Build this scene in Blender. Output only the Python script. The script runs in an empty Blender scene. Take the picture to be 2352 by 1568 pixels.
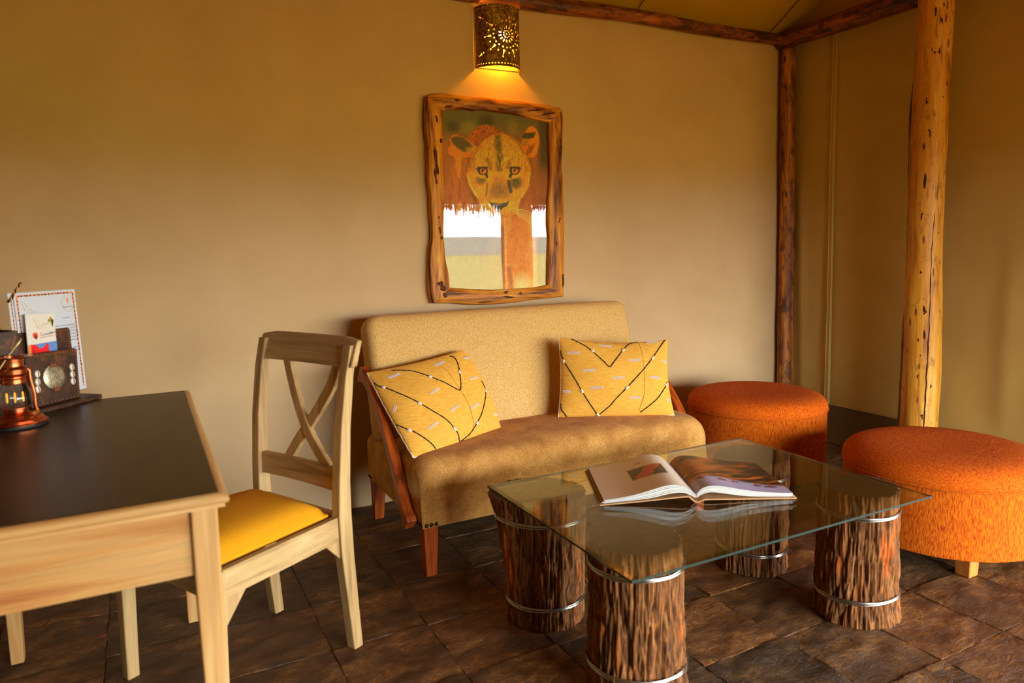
import bpy, bmesh, math, random
import numpy as np
from mathutils import Vector, Matrix

SC = bpy.context.scene
COL = SC.collection
random.seed(7)

# ------------------------------------------------------------------ camera, world, light, exposure
CAM_LOC = (0.0, -3.252, 1.2)
_f, _yaw, _pitch, _roll, _py = 1650.267, 0.475041449, 0.103895968, -0.0224748933, 738.538950


def make_camera():
    cy, sy = math.cos(_yaw), math.sin(_yaw)
    fwd = np.array([sy * math.cos(_pitch), cy * math.cos(_pitch), -math.sin(_pitch)])
    right = np.array([cy, -sy, 0.0])
    up = np.cross(right, fwd)
    r = right * math.cos(_roll) + up * math.sin(_roll)
    u = -right * math.sin(_roll) + up * math.cos(_roll)
    cd = bpy.data.cameras.new('camera')
    cd.sensor_fit = 'HORIZONTAL'
    cd.sensor_width = 36.0
    cd.lens = _f * 36.0 / 2352.0
    cd.shift_x = 0.0
    cd.shift_y = -(784.0 - _py) / 2352.0
    cd.clip_start = 0.02
    cd.clip_end = 1000
    cd.dof.use_dof = True
    cd.dof.focus_distance = 3.4
    cd.dof.aperture_fstop = 3.2
    o = bpy.data.objects.new('camera', cd)
    COL.objects.link(o)
    m = Matrix(((r[0], u[0], -fwd[0], CAM_LOC[0]), (r[1], u[1], -fwd[1], CAM_LOC[1]),
                (r[2], u[2], -fwd[2], CAM_LOC[2]), (0, 0, 0, 1)))
    o.matrix_world = m
    SC.camera = o


make_camera()

SKY_LEVEL = 30.0
SKY_COLOUR = (0.95, 1.0, 1.05)
LAMP_WATTS = 8.0
LAMP_COLOUR = (1.0, 0.36, 0.008)

wd = bpy.data.worlds.new('sky')
SC.world = wd
wd.use_nodes = True
wnt = wd.node_tree
wnt.nodes.clear()
_o = wnt.nodes.new('ShaderNodeOutputWorld')
_b = wnt.nodes.new('ShaderNodeBackground')
_tc = wnt.nodes.new('ShaderNodeTexCoord')
_sp = wnt.nodes.new('ShaderNodeSeparateXYZ')
_rp = wnt.nodes.new('ShaderNodeValToRGB')
wnt.links.new(_tc.outputs['Generated'], _sp.inputs[0])
wnt.links.new(_sp.outputs['Z'], _rp.inputs[0])
_rp.color_ramp.elements[0].position = 0.0
_rp.color_ramp.elements[0].color = (0.80 * SKY_COLOUR[0], 0.85 * SKY_COLOUR[1], 0.9 * SKY_COLOUR[2], 1)
_rp.color_ramp.elements[1].position = 0.10
_rp.color_ramp.elements[1].color = (*SKY_COLOUR, 1)
wnt.links.new(_rp.outputs[0], _b.inputs[0])
_b.inputs[1].default_value = SKY_LEVEL
wnt.links.new(_b.outputs[0], _o.inputs[0])
wd.cycles.sampling_method = 'AUTOMATIC'


def portal(name, loc, rot, sx, sy):
    l = bpy.data.lights.new(name, 'AREA')
    l.shape = 'RECTANGLE'
    l.size, l.size_y = sx, sy
    l.cycles.is_portal = True
    o = bpy.data.objects.new(name, l)
    COL.objects.link(o)
    o.location = loc
    o.rotation_euler = rot


# light portals: they only guide the sampling of the sky through the open sides of the shelter
portal('portal_front', (3.78, -5.7, 0.9), (math.radians(90), 0, 0), 5.7, 1.9)
portal('portal_side', (6.65, -4.05, 0.9), (math.radians(90), 0, math.radians(90)), 2.9, 1.8)

vs = SC.view_settings
vs.view_transform = 'Standard'
vs.look = 'None'
vs.exposure = 0.0
vs.gamma = 1.0
vs.use_curve_mapping = False
SC.cycles.use_denoising = True
SC.cycles.max_bounces = 14
SC.cycles.diffuse_bounces = 7
SC.cycles.glossy_bounces = 6
SC.cycles.transmission_bounces = 10
SC.cycles.transparent_max_bounces = 16
SC.cycles.caustics_reflective = False
SC.cycles.caustics_refractive = False
SC.cycles.sample_clamp_indirect = 8.0


# ------------------------------------------------------------------ helpers: noise
def _hash(ix, iy, iz, seed):
    n = (ix * 374761393 + iy * 668265263 + iz * 2147483647 + seed * 974711) & 0xFFFFFFFF
    n = ((n ^ (n >> 13)) * 1274126177) & 0xFFFFFFFF
    n = n ^ (n >> 16)
    return (n & 0xFFFF) / 65535.0


def vnoise(x, y, z=0.0, seed=0):
    x, y, z = np.broadcast_arrays(np.asarray(x, float), np.asarray(y, float), np.asarray(z, float))
    xi, yi, zi = np.floor(x).astype(np.int64), np.floor(y).astype(np.int64), np.floor(z).astype(np.int64)
    fx, fy, fz = x - xi, y - yi, z - zi
    fx, fy, fz = [t * t * (3 - 2 * t) for t in (fx, fy, fz)]
    out = 0
    for a in (0, 1):
        for b in (0, 1):
            for c in (0, 1):
                w = (fx if a else 1 - fx) * (fy if b else 1 - fy) * (fz if c else 1 - fz)
                out = out + w * _hash(xi + a, yi + b, zi + c, seed)
    return out


def fbm(x, y, z=0.0, seed=0, octv=4):
    s, a, t = 0, 1.0, 0
    for i in range(octv):
        s = s + a * vnoise(np.asarray(x) * 2 ** i, np.asarray(y) * 2 ** i, np.asarray(z) * 2 ** i, seed + i * 17)
        t += a
        a *= 0.5
    return s / t


# ------------------------------------------------------------------ helpers: meshes
class MB:
    def __init__(self):
        self.v, self.f, self.n = [], [], 0

    def add(self, verts, faces):
        verts = np.asarray(verts, float).reshape(-1, 3)
        self.v.append(verts)
        self.f += [tuple(int(i) + self.n for i in fc) for fc in faces]
        self.n += len(verts)

    def hexa(self, b, t):
        """prism between two quads (each four points, same winding)"""
        self.add(list(b) + list(t), [(3, 2, 1, 0), (4, 5, 6, 7), (0, 1, 5, 4), (1, 2, 6, 5), (2, 3, 7, 6), (3, 0, 4, 7)])

    def box(self, c, s, R=None):
        c = np.array(c, float)
        h = np.array(s, float) / 2
        pts = np.array([(-1, -1, -1), (1, -1, -1), (1, 1, -1), (-1, 1, -1), (-1, -1, 1), (1, -1, 1), (1, 1, 1), (-1, 1, 1)]) * h
        if R is not None:
            pts = pts @ np.array(R).T
        pts = pts + c
        self.hexa(pts[:4], pts[4:])

    def grid(self, P, closed_u=False, closed_v=False, flip=False):
        """P: (nu, nv, 3)"""
        nu, nv = P.shape[:2]
        fs = []
        for i in range(nu if closed_u else nu - 1):
            for j in range(nv if closed_v else nv - 1):
                a, b = i * nv + j, ((i + 1) % nu) * nv + j
                c, d = ((i + 1) % nu) * nv + (j + 1) % nv, i * nv + (j + 1) % nv
                fs.append((a, d, c, b) if flip else (a, b, c, d))
        self.add(P.reshape(-1, 3), fs)

    def tube(self, path, r, n=8, caps=True, closed=False, flat=None):
        path = np.asarray(path, float)
        m = len(path)
        r = np.broadcast_to(np.asarray(r, float), (m,))
        T = np.gradient(path, axis=0)
        if closed:
            T = np.roll(path, -1, 0) - np.roll(path, 1, 0)
        T /= np.linalg.norm(T, axis=1)[:, None] + 1e-12
        ref = np.array([0.0, 0, 1]) if abs(T[0][2]) < 0.9 else np.array([1.0, 0, 0])
        N = []
        nrm = np.cross(T[0], ref)
        nrm /= np.linalg.norm(nrm)
        for i in range(m):
            nrm = nrm - T[i] * np.dot(nrm, T[i])
            nrm /= np.linalg.norm(nrm) + 1e-12
            N.append(nrm.copy())
        N = np.array(N)
        B = np.cross(T, N)
        a = np.linspace(0, 2 * math.pi, n, endpoint=False)
        P = path[:, None, :] + r[:, None, None] * (np.cos(a)[None, :, None] * N[:, None, :] + np.sin(a)[None, :, None] * B[:, None, :])
        base = self.n
        self.grid(P, closed_u=closed, closed_v=True)
        if caps and not closed:
            self.f.append(tuple(base + i for i in range(n))[::1])
            self.f.append(tuple(base + (m - 1) * n + i for i in range(n))[::-1])

    def lathe(self, prof, c=(0, 0, 0), n=32, closed=False):
        a = np.linspace(0, 2 * math.pi, n, endpoint=False)
        prof = np.asarray(prof, float)
        P = np.stack([prof[:, 0][:, None] * np.cos(a) + c[0], prof[:, 0][:, None] * np.sin(a) + c[1],
                      np.repeat(prof[:, 1][:, None] + c[2], n, 1)], -1)
        self.grid(P, closed_u=closed, closed_v=True, flip=True)

    def extrude(self, poly, d):
        """closed polygon (k,3) extruded by vector d"""
        poly = np.asarray(poly, float)
        k = len(poly)
        d = np.asarray(d, float)
        fs = [tuple(range(k))[::-1], tuple(range(k, 2 * k))]
        fs += [(i, (i + 1) % k, k + (i + 1) % k, k + i) for i in range(k)]
        self.add(np.concatenate([poly, poly + d]), fs)


ORG = {}
_axis_seed = [0]


def build(name, mb, mat, parent=None, smooth=False, axis=None, bev=0.0, seg=2, colour=None, org=None, angle=None):
    """links one mesh object; vertices are given in world space and stored relative to the thing's origin"""
    V = np.concatenate(mb.v) if mb.v else np.zeros((0, 3))
    if parent is not None:
        o0 = ORG[parent.name]
    else:
        o0 = np.array(org if org is not None else (0, 0, 0), float)
    me = bpy.data.meshes.new(name)
    me.from_pydata((V - o0).tolist(), [], mb.f)
    bm = bmesh.new()
    bm.from_mesh(me)
    bmesh.ops.recalc_face_normals(bm, faces=bm.faces[:])
    bm.to_mesh(me)
    bm.free()
    if axis is not None:
        ax = np.array(axis, float)
        ax /= np.linalg.norm(ax)
        rf = np.array([0, 0, 1.0]) if abs(ax[2]) < 0.8 else np.array([1.0, 0, 0])
        b1 = np.cross(ax, rf)
        b1 /= np.linalg.norm(b1)
        b2 = np.cross(ax, b1)
        _axis_seed[0] += 1
        off = np.array([_axis_seed[0] * 3.17 % 11, _axis_seed[0] * 1.31 % 7, _axis_seed[0] * 0.73 % 5])
        G = np.stack([V @ ax, V @ b1, V @ b2], 1) + off
        at = me.attributes.new('grain', 'FLOAT_VECTOR', 'POINT')
        at.data.foreach_set('vector', G.astype(np.float32).ravel())
    if colour is not None:
        at = me.attributes.new('print', 'FLOAT_COLOR', 'POINT')
        cc = np.ones((len(V), 4), np.float32)
        cc[:, :3] = colour
        at.data.foreach_set('color', cc.ravel())
    if smooth:
        me.shade_smooth()
        if angle:
            me.set_sharp_from_angle(angle=math.radians(angle))
    if mat is not None:
        for m in (mat if isinstance(mat, (list, tuple)) else [mat]):
            me.materials.append(m)
    o = bpy.data.objects.new(name, me)
    COL.objects.link(o)
    if parent is not None:
        o.parent = parent
    else:
        o.location = o0
    ORG[o.name] = o0
    if bev > 0:
        md = o.modifiers.new('bevel', 'BEVEL')
        md.width = bev
        md.segments = seg
        md.limit_method = 'ANGLE'
        md.angle_limit = math.radians(40)
    return o


def thing(name, loc, label, cat, group=None):
    o = bpy.data.objects.new(name, None)
    o.empty_display_size = 0.1
    COL.objects.link(o)
    o.location = loc
    ORG[o.name] = np.array(loc, float)
    return tag(o, label, cat, group)


def tag(o, label, cat, group=None):
    o['label'] = label
    o['category'] = cat
    if group:
        o['group'] = group
    return o


def struct(o):
    o['kind'] = 'structure'
    return o


def spline(pts, n=8):
    """Catmull-Rom through pts"""
    P = np.asarray(pts, float)
    P = np.concatenate([[2 * P[0] - P[1]], P, [2 * P[-1] - P[-2]]])
    out = []
    for i in range(1, len(P) - 2):
        for t in np.linspace(0, 1, n, endpoint=False):
            a, b, c, d = P[i - 1], P[i], P[i + 1], P[i + 2]
            out.append(0.5 * ((2 * b) + (c - a) * t + (2 * a - 5 * b + 4 * c - d) * t * t + (3 * b - a - 3 * c + d) * t ** 3))
    out.append(P[-2])
    return np.array(out)


# ------------------------------------------------------------------ helpers: materials
def S(r, g, b):
    return tuple(((c / 255) / 12.92) if c / 255 <= 0.04045 else (((c / 255) + 0.055) / 1.055) ** 2.4 for c in (r, g, b))


class Mat:
    def __init__(self, name, rough=0.5, metal=0.0, spec=0.5, base=(0.5, 0.5, 0.5)):
        self.m = bpy.data.materials.new(name)
        self.m.use_nodes = True
        self.nt = self.m.node_tree
        self.nt.nodes.clear()
        self.out = self.N('ShaderNodeOutputMaterial')
        self.b = self.N('ShaderNodeBsdfPrincipled')
        self.L(self.b.outputs[0], self.out.inputs[0])
        self.b.inputs['Roughness'].default_value = rough
        self.b.inputs['Metallic'].default_value = metal
        self.b.inputs['Specular IOR Level'].default_value = spec
        self.b.inputs['Base Color'].default_value = (*base, 1)

    def N(self, t, **kw):
        n = self.nt.nodes.new(t)
        for k, v in kw.items():
            setattr(n, k, v)
        return n

    def L(self, a, b):
        self.nt.links.new(a, b)

    def coord(self, kind='Object', scale=(1, 1, 1), loc=(0, 0, 0)):
        if kind == 'grain':
            a = self.N('ShaderNodeAttribute', attribute_name='grain')
            src = a.outputs['Vector']
        else:
            src = self.N('ShaderNodeTexCoord').outputs[kind]
        mp = self.N('ShaderNodeMapping')
        mp.inputs['Scale'].default_value = scale
        mp.inputs['Location'].default_value = loc
        self.L(src, mp.inputs[0])
        return mp.outputs[0]

    def noise(self, co, scale=1.0, detail=4, rough=0.5, dist=0.0):
        n = self.N('ShaderNodeTexNoise')
        n.inputs['Scale'].default_value = scale
        n.inputs['Detail'].default_value = detail
        n.inputs['Roughness'].default_value = rough
        n.inputs['Distortion'].default_value = dist
        self.L(co, n.inputs['Vector'])
        return n.outputs['Fac']

    def voro(self, co, scale=1.0, feature='F1', rnd=1.0):
        n = self.N('ShaderNodeTexVoronoi', feature=feature)
        n.inputs['Scale'].default_value = scale
        n.inputs['Randomness'].default_value = rnd
        self.L(co, n.inputs['Vector'])
        return n.outputs['Distance']

    def ramp(self, fac, stops, interp='LINEAR'):
        r = self.N('ShaderNodeValToRGB')
        r.color_ramp.interpolation = interp
        e = r.color_ramp.elements
        while len(e) < len(stops):
            e.new(0.5)
        for k, (p, c) in enumerate(stops):
            e[k].position = p
            e[k].color = (*c, 1) if not np.isscalar(c) else (c, c, c, 1)
        self.L(fac, r.inputs[0])
        return r.outputs[0]

    def mix(self, a, b, fac, mode='MIX'):
        m = self.N('ShaderNodeMix', data_type='RGBA', blend_type=mode)
        for v, s in ((a, m.inputs['A']), (b, m.inputs['B'])):
            if isinstance(v, (tuple, list)):
                s.default_value = (*v, 1)
            else:
                self.L(v, s)
        if np.isscalar(fac):
            m.inputs['Factor'].default_value = fac
        else:
            self.L(fac, m.inputs['Factor'])
        return m.outputs['Result']

    def math(self, op, a, b=None):
        m = self.N('ShaderNodeMath', operation=op)
        for i, v in enumerate((a, b)):
            if v is None:
                continue
            if np.isscalar(v):
                m.inputs[i].default_value = v
            else:
                self.L(v, m.inputs[i])
        return m.outputs[0]

    def col(self, c):
        if isinstance(c, tuple):
            self.b.inputs['Base Color'].default_value = (*c, 1)
        else:
            self.L(c, self.b.inputs['Base Color'])
        return self

    def bump(self, h, strength=0.5, dist=0.005):
        n = self.N('ShaderNodeBump')
        n.inputs['Strength'].default_value = strength
        n.inputs['Distance'].default_value = dist
        self.L(h, n.inputs['Height'])
        if self.b.inputs['Normal'].is_linked:
            self.L(self.b.inputs['Normal'].links[0].from_socket, n.inputs['Normal'])
        self.L(n.outputs[0], self.b.inputs['Normal'])
        return self

    def rough(self, s):
        self.L(s, self.b.inputs['Roughness'])
        return self


def wood(name, c, rough=0.5, long=1.6, cross=38.0, bump=0.25, spec=0.4, coat=0.0):
    m = Mat(name, rough, 0, spec)
    g1 = m.noise(m.coord('grain', (long, cross, cross)), 1.0, 5, 0.6, 0.6)
    g2 = m.noise(m.coord('grain', (long * 2.5, cross * 4, cross * 4), (3, 1, 2)), 1.0, 3, 0.6)
    k = len(c)
    st = [(0.30 + 0.42 * i / (k - 1), S(*c[i])) for i in range(k)]
    base = m.ramp(g1, st)
    fine = m.ramp(g2, [(0.35, 0.72), (0.6, 1.0)])
    m.col(m.mix(base, fine, 0.55, 'MULTIPLY'))
    m.bump(g2, bump, 0.0012)
    if coat:
        m.b.inputs['Coat Weight'].default_value = coat
        m.b.inputs['Coat Roughness'].default_value = 0.15
    return m.m


def cloth(name, c1, c2, scale=420.0, stretch=(1, 1, 1), rough=0.95, bump=0.35, contrast=(0.38, 0.62), sheen=0.04, big=None):
    m = Mat(name, rough, 0, 0.2)
    co = m.coord('Object', stretch)
    n = m.noise(co, scale, 3, 0.65)
    c = m.ramp(n, [(contrast[0], S(*c1)), (contrast[1], S(*c2))])
    if big:
        nb = m.noise(m.coord('Object'), big[0], 3, 0.6, 0.4)
        c = m.mix(c, m.ramp(nb, [(0.35, S(*big[1])), (0.62, (1, 1, 1))]), 0.8, 'MULTIPLY')
    m.col(c)
    m.bump(n, bump, 0.002)
    m.b.inputs['Sheen Weight'].default_value = sheen
    m.b.inputs['Sheen Roughness'].default_value = 0.4
    return m.m


def plain(name, c, rough=0.5, metal=0.0, spec=0.5):
    return Mat(name, rough, metal, spec, S(*c)).m


def print_mat(name, rough=0.5, spec=0.4):
    m = Mat(name, rough, 0, spec)
    a = m.N('ShaderNodeAttribute', attribute_name='print')
    m.col(a.outputs['Color'])
    return m.m


def thin_glass(name, tint=(1, 1, 1), f0=0.05, gloss=1.0, power=5.0):
    """architectural glass: clear or tinted transmission plus a Schlick mirror term"""
    m = bpy.data.materials.new(name)
    m.use_nodes = True
    nt = m.node_tree
    nt.nodes.clear()
    out = nt.nodes.new('ShaderNodeOutputMaterial')
    tr = nt.nodes.new('ShaderNodeBsdfTransparent')
    gl = nt.nodes.new('ShaderNodeBsdfGlossy')
    gl.inputs['Roughness'].default_value = 0.0
    tr.inputs[0].default_value = (*tint, 1)
    lw = nt.nodes.new('ShaderNodeLayerWeight')
    lw.inputs['Blend'].default_value = 0.5
    pw = nt.nodes.new('ShaderNodeMath')
    pw.operation = 'POWER'
    pw.inputs[1].default_value = power
    nt.links.new(lw.outputs['Facing'], pw.inputs[0])
    ml = nt.nodes.new('ShaderNodeMath')
    ml.operation = 'MULTIPLY_ADD'
    ml.inputs[1].default_value = gloss * (1 - f0)
    ml.inputs[2].default_value = f0
    nt.links.new(pw.outputs[0], ml.inputs[0])
    mx = nt.nodes.new('ShaderNodeMixShader')
    nt.links.new(ml.outputs[0], mx.inputs[0])
    nt.links.new(tr.outputs[0], mx.inputs[1])
    nt.links.new(gl.outputs[0], mx.inputs[2])
    nt.links.new(mx.outputs[0], out.inputs[0])
    return m


# ------------------------------------------------------------------ materials
def plaster_mat():
    m = Mat('plaster', 0.75, 0, 0.25)
    co = m.coord('Object')
    n1 = m.noise(co, 2.2, 4, 0.6, 0.3)
    n2 = m.noise(co, 28, 4, 0.7)
    sp = m.noise(m.coord('Object', (60, 60, 60)), 1.0, 2, 0.6)
    c = m.ramp(n1, [(0.3, S(194, 162, 116)), (0.7, S(206, 174, 128))])
    c = m.mix(c, S(120, 92, 60), m.ramp(sp, [(0.765, 0.0), (0.79, 0.55)]))
    m.col(c)
    m.bump(n2, 0.10, 0.004)
    m.bump(m.noise(m.coord('Object', (1.2, 1, 3.5)), 6, 3), 0.12, 0.01)
    return m.m


def canvas_mat(name, c1, c2, rough=0.85, thru=None):
    m = Mat(name, rough, 0, 0.2)
    n1 = m.noise(m.coord('Object'), 3.0, 4, 0.6, 0.5)
    w = m.noise(m.coord('Object', (1, 1, 1)), 600, 2, 0.5)
    m.col(m.ramp(n1, [(0.3, S(*c1)), (0.7, S(*c2))]))
    m.bump(w, 0.15, 0.001)
    m.bump(n1, 0.25, 0.02)
    if thru:
        # unlined tent canvas lets a little daylight through
        tr = m.N('ShaderNodeBsdfTranslucent')
        tr.inputs[0].default_value = (*thru[1], 1)
        mx = m.N('ShaderNodeMixShader')
        mx.inputs[0].default_value = thru[0]
        m.L(m.b.outputs[0], mx.inputs[1])
        m.L(tr.outputs[0], mx.inputs[2])
        m.L(mx.outputs[0], m.out.inputs[0])
    return m.m


def slate_mat():
    m = Mat('slate', 0.5, 0, 0.45)
    info = m.N('ShaderNodeObjectInfo')
    tc = m.N('ShaderNodeTexCoord')
    ad = m.N('ShaderNodeVectorMath', operation='MULTIPLY_ADD')
    cb = m.N('ShaderNodeCombineXYZ')
    for i in range(3):
        m.L(info.outputs['Random'], cb.inputs[i])
    m.L(cb.outputs[0], ad.inputs[0])
    ad.inputs[1].default_value = (37, 53, 29)
    m.L(tc.outputs['Object'], ad.inputs[2])
    co = ad.outputs[0]

    def mp(sc):
        x = m.N('ShaderNodeMapping')
        x.inputs['Scale'].default_value = sc
        m.L(co, x.inputs[0])
        return x.outputs[0]
    n1 = m.noise(mp((4, 7, 4)), 1.0, 5, 0.62, 1.2)
    n2 = m.noise(mp((13, 30, 13)), 1.0, 6, 0.66, 1.8)
    n3 = m.noise(mp((58, 95, 58)), 1.0, 6, 0.75)
    base = m.ramp(n1, [(0.25, S(56, 37, 17)), (0.45, S(88, 57, 25)), (0.6, S(108, 71, 31)), (0.8, S(80, 58, 32))])
    tone = m.ramp(info.outputs['Random'], [(0.0, (0.55, 0.62, 0.66)), (0.3, (0.80, 0.80, 0.76)), (0.6, (1.0, 0.93, 0.84)), (1.0, (1.30, 1.02, 0.80))])
    base = m.mix(base, tone, 1.0, 'MULTIPLY')
    base = m.mix(base, m.ramp(n3, [(0.3, 0.66), (0.7, 1.12)]), 0.75, 'MULTIPLY')
    # ochre mineral veins along the cleavage
    v = m.math('ABSOLUTE', m.math('SUBTRACT', n2, 0.5))
    vein = m.math('MULTIPLY', m.ramp(v, [(0.0, 1.0), (0.016, 0.0)]), m.ramp(n1, [(0.46, 0.0), (0.60, 0.85)]))
    base = m.mix(base, S(206, 146, 76), vein)
    m.col(base)
    ter = m.ramp(n2, [(0.30, 0.0), (0.34, 0.25), (0.44, 0.28), (0.47, 0.55), (0.56, 0.58), (0.59, 0.85), (0.7, 1.0)])
    m.bump(ter, 0.7, 0.007)
    m.bump(n3, 0.6, 0.004)
    m.rough(m.ramp(n3, [(0.3, 0.36), (0.7, 0.6)]))
    return m.m


def pole_mat(name, cols, axis, knots=True, rough=0.55, dark=(40, 20, 8), patch=(0.50, 0.7)):
    """peeled pole: colour streaks along the axis (grain attribute), lens-shaped dark knots and cracks"""
    m = Mat(name, rough, 0, 0.4)
    g1 = m.noise(m.coord('grain', (2.2, 20, 20)), 1.0, 5, 0.65, 0.8)
    g2 = m.noise(m.coord('grain', (9, 110, 110)), 1.0, 3, 0.6)
    g3 = m.noise(m.coord('grain', (1.1, 5, 5)), 1.0, 2, 0.5)
    k = len(cols)
    c = m.ramp(g1, [(0.30 + 0.40 * i / (k - 1), S(*cols[i])) for i in range(k)])
    c = m.mix(c, m.ramp(g3, [(0.3, (0.72, 0.6, 0.5)), (0.6, (1, 1, 1))]), 0.7, 'MULTIPLY')
    c = m.mix(c, m.ramp(g2, [(0.3, 0.75), (0.55, 1.0)]), 0.6, 'MULTIPLY')
    g4 = m.noise(m.coord('grain', (9, 22, 22), (2, 8, 5)), 1.0, 4, 0.65, 1.0)
    c = m.mix(c, S(*dark), m.ramp(g4, [(patch[0], 0.0), (patch[0] + 0.10, patch[1])]))
    if knots:
        v = m.voro(m.coord('grain', (6, 26, 26)), 1.0)
        kn = m.ramp(v, [(0.10, 1.0), (0.16, 0.0)])
        c = m.mix(c, S(*dark), kn)
        cr = m.noise(m.coord('grain', (1.6, 34, 34), (4, 2, 7)), 1.0, 2, 0.5, 0.4)
        c = m.mix(c, S(*dark), m.ramp(cr, [(0.70, 0.0), (0.74, 0.85)]))
    m.col(c)
    m.bump(g1, 0.45, 0.006)
    m.bump(g4, 0.4, 0.006)
    m.bump(g2, 0.3, 0.002)
    return m.m


PLASTER = plaster_mat()
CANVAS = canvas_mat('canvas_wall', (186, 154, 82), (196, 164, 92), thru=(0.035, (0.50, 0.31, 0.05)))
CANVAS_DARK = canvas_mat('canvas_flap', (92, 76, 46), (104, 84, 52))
CANVAS_CEIL = canvas_mat('canvas_ceiling', (176, 138, 18), (184, 146, 22))
THREAD = plain('seam_thread', (222, 190, 120), 0.8)
CORDM = plain('dark_cord', (30, 20, 10), 0.8)
SLATE = slate_mat()
GROUT = Mat('grout', 0.9, 0, 0.2)
GROUT.col(GROUT.ramp(GROUT.noise(GROUT.coord(), 40, 4, 0.7), [(0.3, S(60, 40, 22)), (0.7, S(140, 96, 52))])).bump(GROUT.noise(GROUT.coord(), 160, 3), 0.5, 0.003)
GROUT = GROUT.m
POLE_PALE = pole_mat('pole_pale', [(136, 78, 16), (212, 144, 38), (226, 164, 52), (242, 194, 88)], 2, dark=(110, 60, 18), patch=(0.56, 0.6))
POLE_BROWN = pole_mat('pole_brown', [(80, 38, 12), (142, 80, 28), (196, 122, 48), (222, 160, 80)], 2)
POLE_DARK = pole_mat('pole_dark', [(40, 20, 8), (104, 54, 18), (156, 84, 30), (190, 114, 46)], 2, dark=(26, 13, 6))
WOOD_PALE = wood('limed_wood', [(140, 112, 72), (182, 146, 92), (196, 162, 106), (208, 178, 126)], 0.5, 1.8, 34)
WOOD_PALE_DESK = wood('limed_wood_desk', [(168, 102, 50), (190, 138, 76), (196, 152, 92), (204, 168, 110)], 0.48, 1.6, 26)
WOOD_TOP = wood('dark_desktop', [(40, 24, 10), (54, 34, 15), (62, 40, 18)], 0.36, 2.0, 16, 0.06, 0.4)
WOOD_RED = wood('mahogany', [(104, 38, 8), (168, 72, 18), (196, 96, 30), (210, 116, 44)], 0.32, 2.4, 36, 0.12, 0.5)
WOOD_FRAME = wood('olive_wood', [(38, 18, 6), (112, 56, 14), (198, 122, 30), (222, 152, 48), (236, 184, 90)], 0.48, 3.0, 26, 0.5, 0.25)
FABRIC_BACK = cloth('sofa_fabric_back', (190, 134, 44), (222, 192, 130), 330, (1, 1, 0.75), contrast=(0.36, 0.64))
FABRIC_SEAT = cloth('sofa_fabric_seat', (184, 122, 42), (232, 182, 108), 330, (1, 0.75, 1), contrast=(0.36, 0.64), big=(9, (205, 190, 170)))
CHENILLE = cloth('orange_chenille', (146, 34, 2), (208, 106, 6), 300, (1.3, 1.3, 0.16), contrast=(0.36, 0.58), sheen=0.0)
CHENILLE_TOP = cloth('orange_chenille_top', (156, 40, 2), (214, 104, 6), 260, (0.35, 1.2, 1), contrast=(0.36, 0.58), sheen=0.0)
MUSTARD = cloth('mustard_fabric', (204, 134, 8), (228, 162, 22), 700, contrast=(0.4, 0.6), bump=0.2, sheen=0.0)
CUSHION = cloth('yellow_cotton', (214, 150, 40), (236, 184, 84), 60, (0.6, 0.6, 7), contrast=(0.3, 0.7), bump=0.2)
CALICO = cloth('calico', (224, 204, 172), (238, 222, 196), 500, bump=0.1)
BLACK_CORD = plain('black_cord', (26, 18, 10), 0.9)
SHELL = Mat('cowrie', 0.25, 0, 0.6, S(228, 214, 192)).m
SLIT = plain('shell_slit', (70, 50, 34), 0.7)
BEAD = plain('pale_bead', (226, 236, 255), 0.35)
BRASS_NAIL = plain('antique_nail', (70, 50, 28), 0.35, 0.9)
WIRE = plain('galvanised_wire', (182, 180, 172), 0.28, 1.0)
LEATHER = Mat('leather', 0.55, 0, 0.4)
LEATHER.col(LEATHER.ramp(LEATHER.noise(LEATHER.coord(), 28, 5, 0.7, 0.6), [(0.3, S(38, 22, 10)), (0.55, S(70, 42, 20)), (0.74, S(128, 74, 34))])).bump(LEATHER.noise(LEATHER.coord(), 240, 3), 0.3, 0.001)
LEATHER = LEATHER.m
LEATHER_STITCH = plain('leather_lacing', (186, 104, 40), 0.6)
COPPER = Mat('copper', 0.3, 1.0, 0.5)
COPPER.col(COPPER.ramp(COPPER.noise(COPPER.coord(), 30, 3), [(0.3, S(176, 88, 48)), (0.7, S(220, 132, 88))]))
COPPER = COPPER.m
RUBBER = plain('dark_rubber', (24, 26, 26), 0.6)
PAPER = plain('white_paper', (206, 214, 226), 0.7)
PRINT_PAPER = print_mat('printed_paper', 0.55)
PRINT_PHOTO = print_mat('printed_photo', 0.3)

# ------------------------------------------------------------------ the setting
XL, XR = -0.62, 3.63          # left and right wall planes
YF = -5.5                     # front edge of the roof
TP = 0.3045                   # slate pitch


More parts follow.
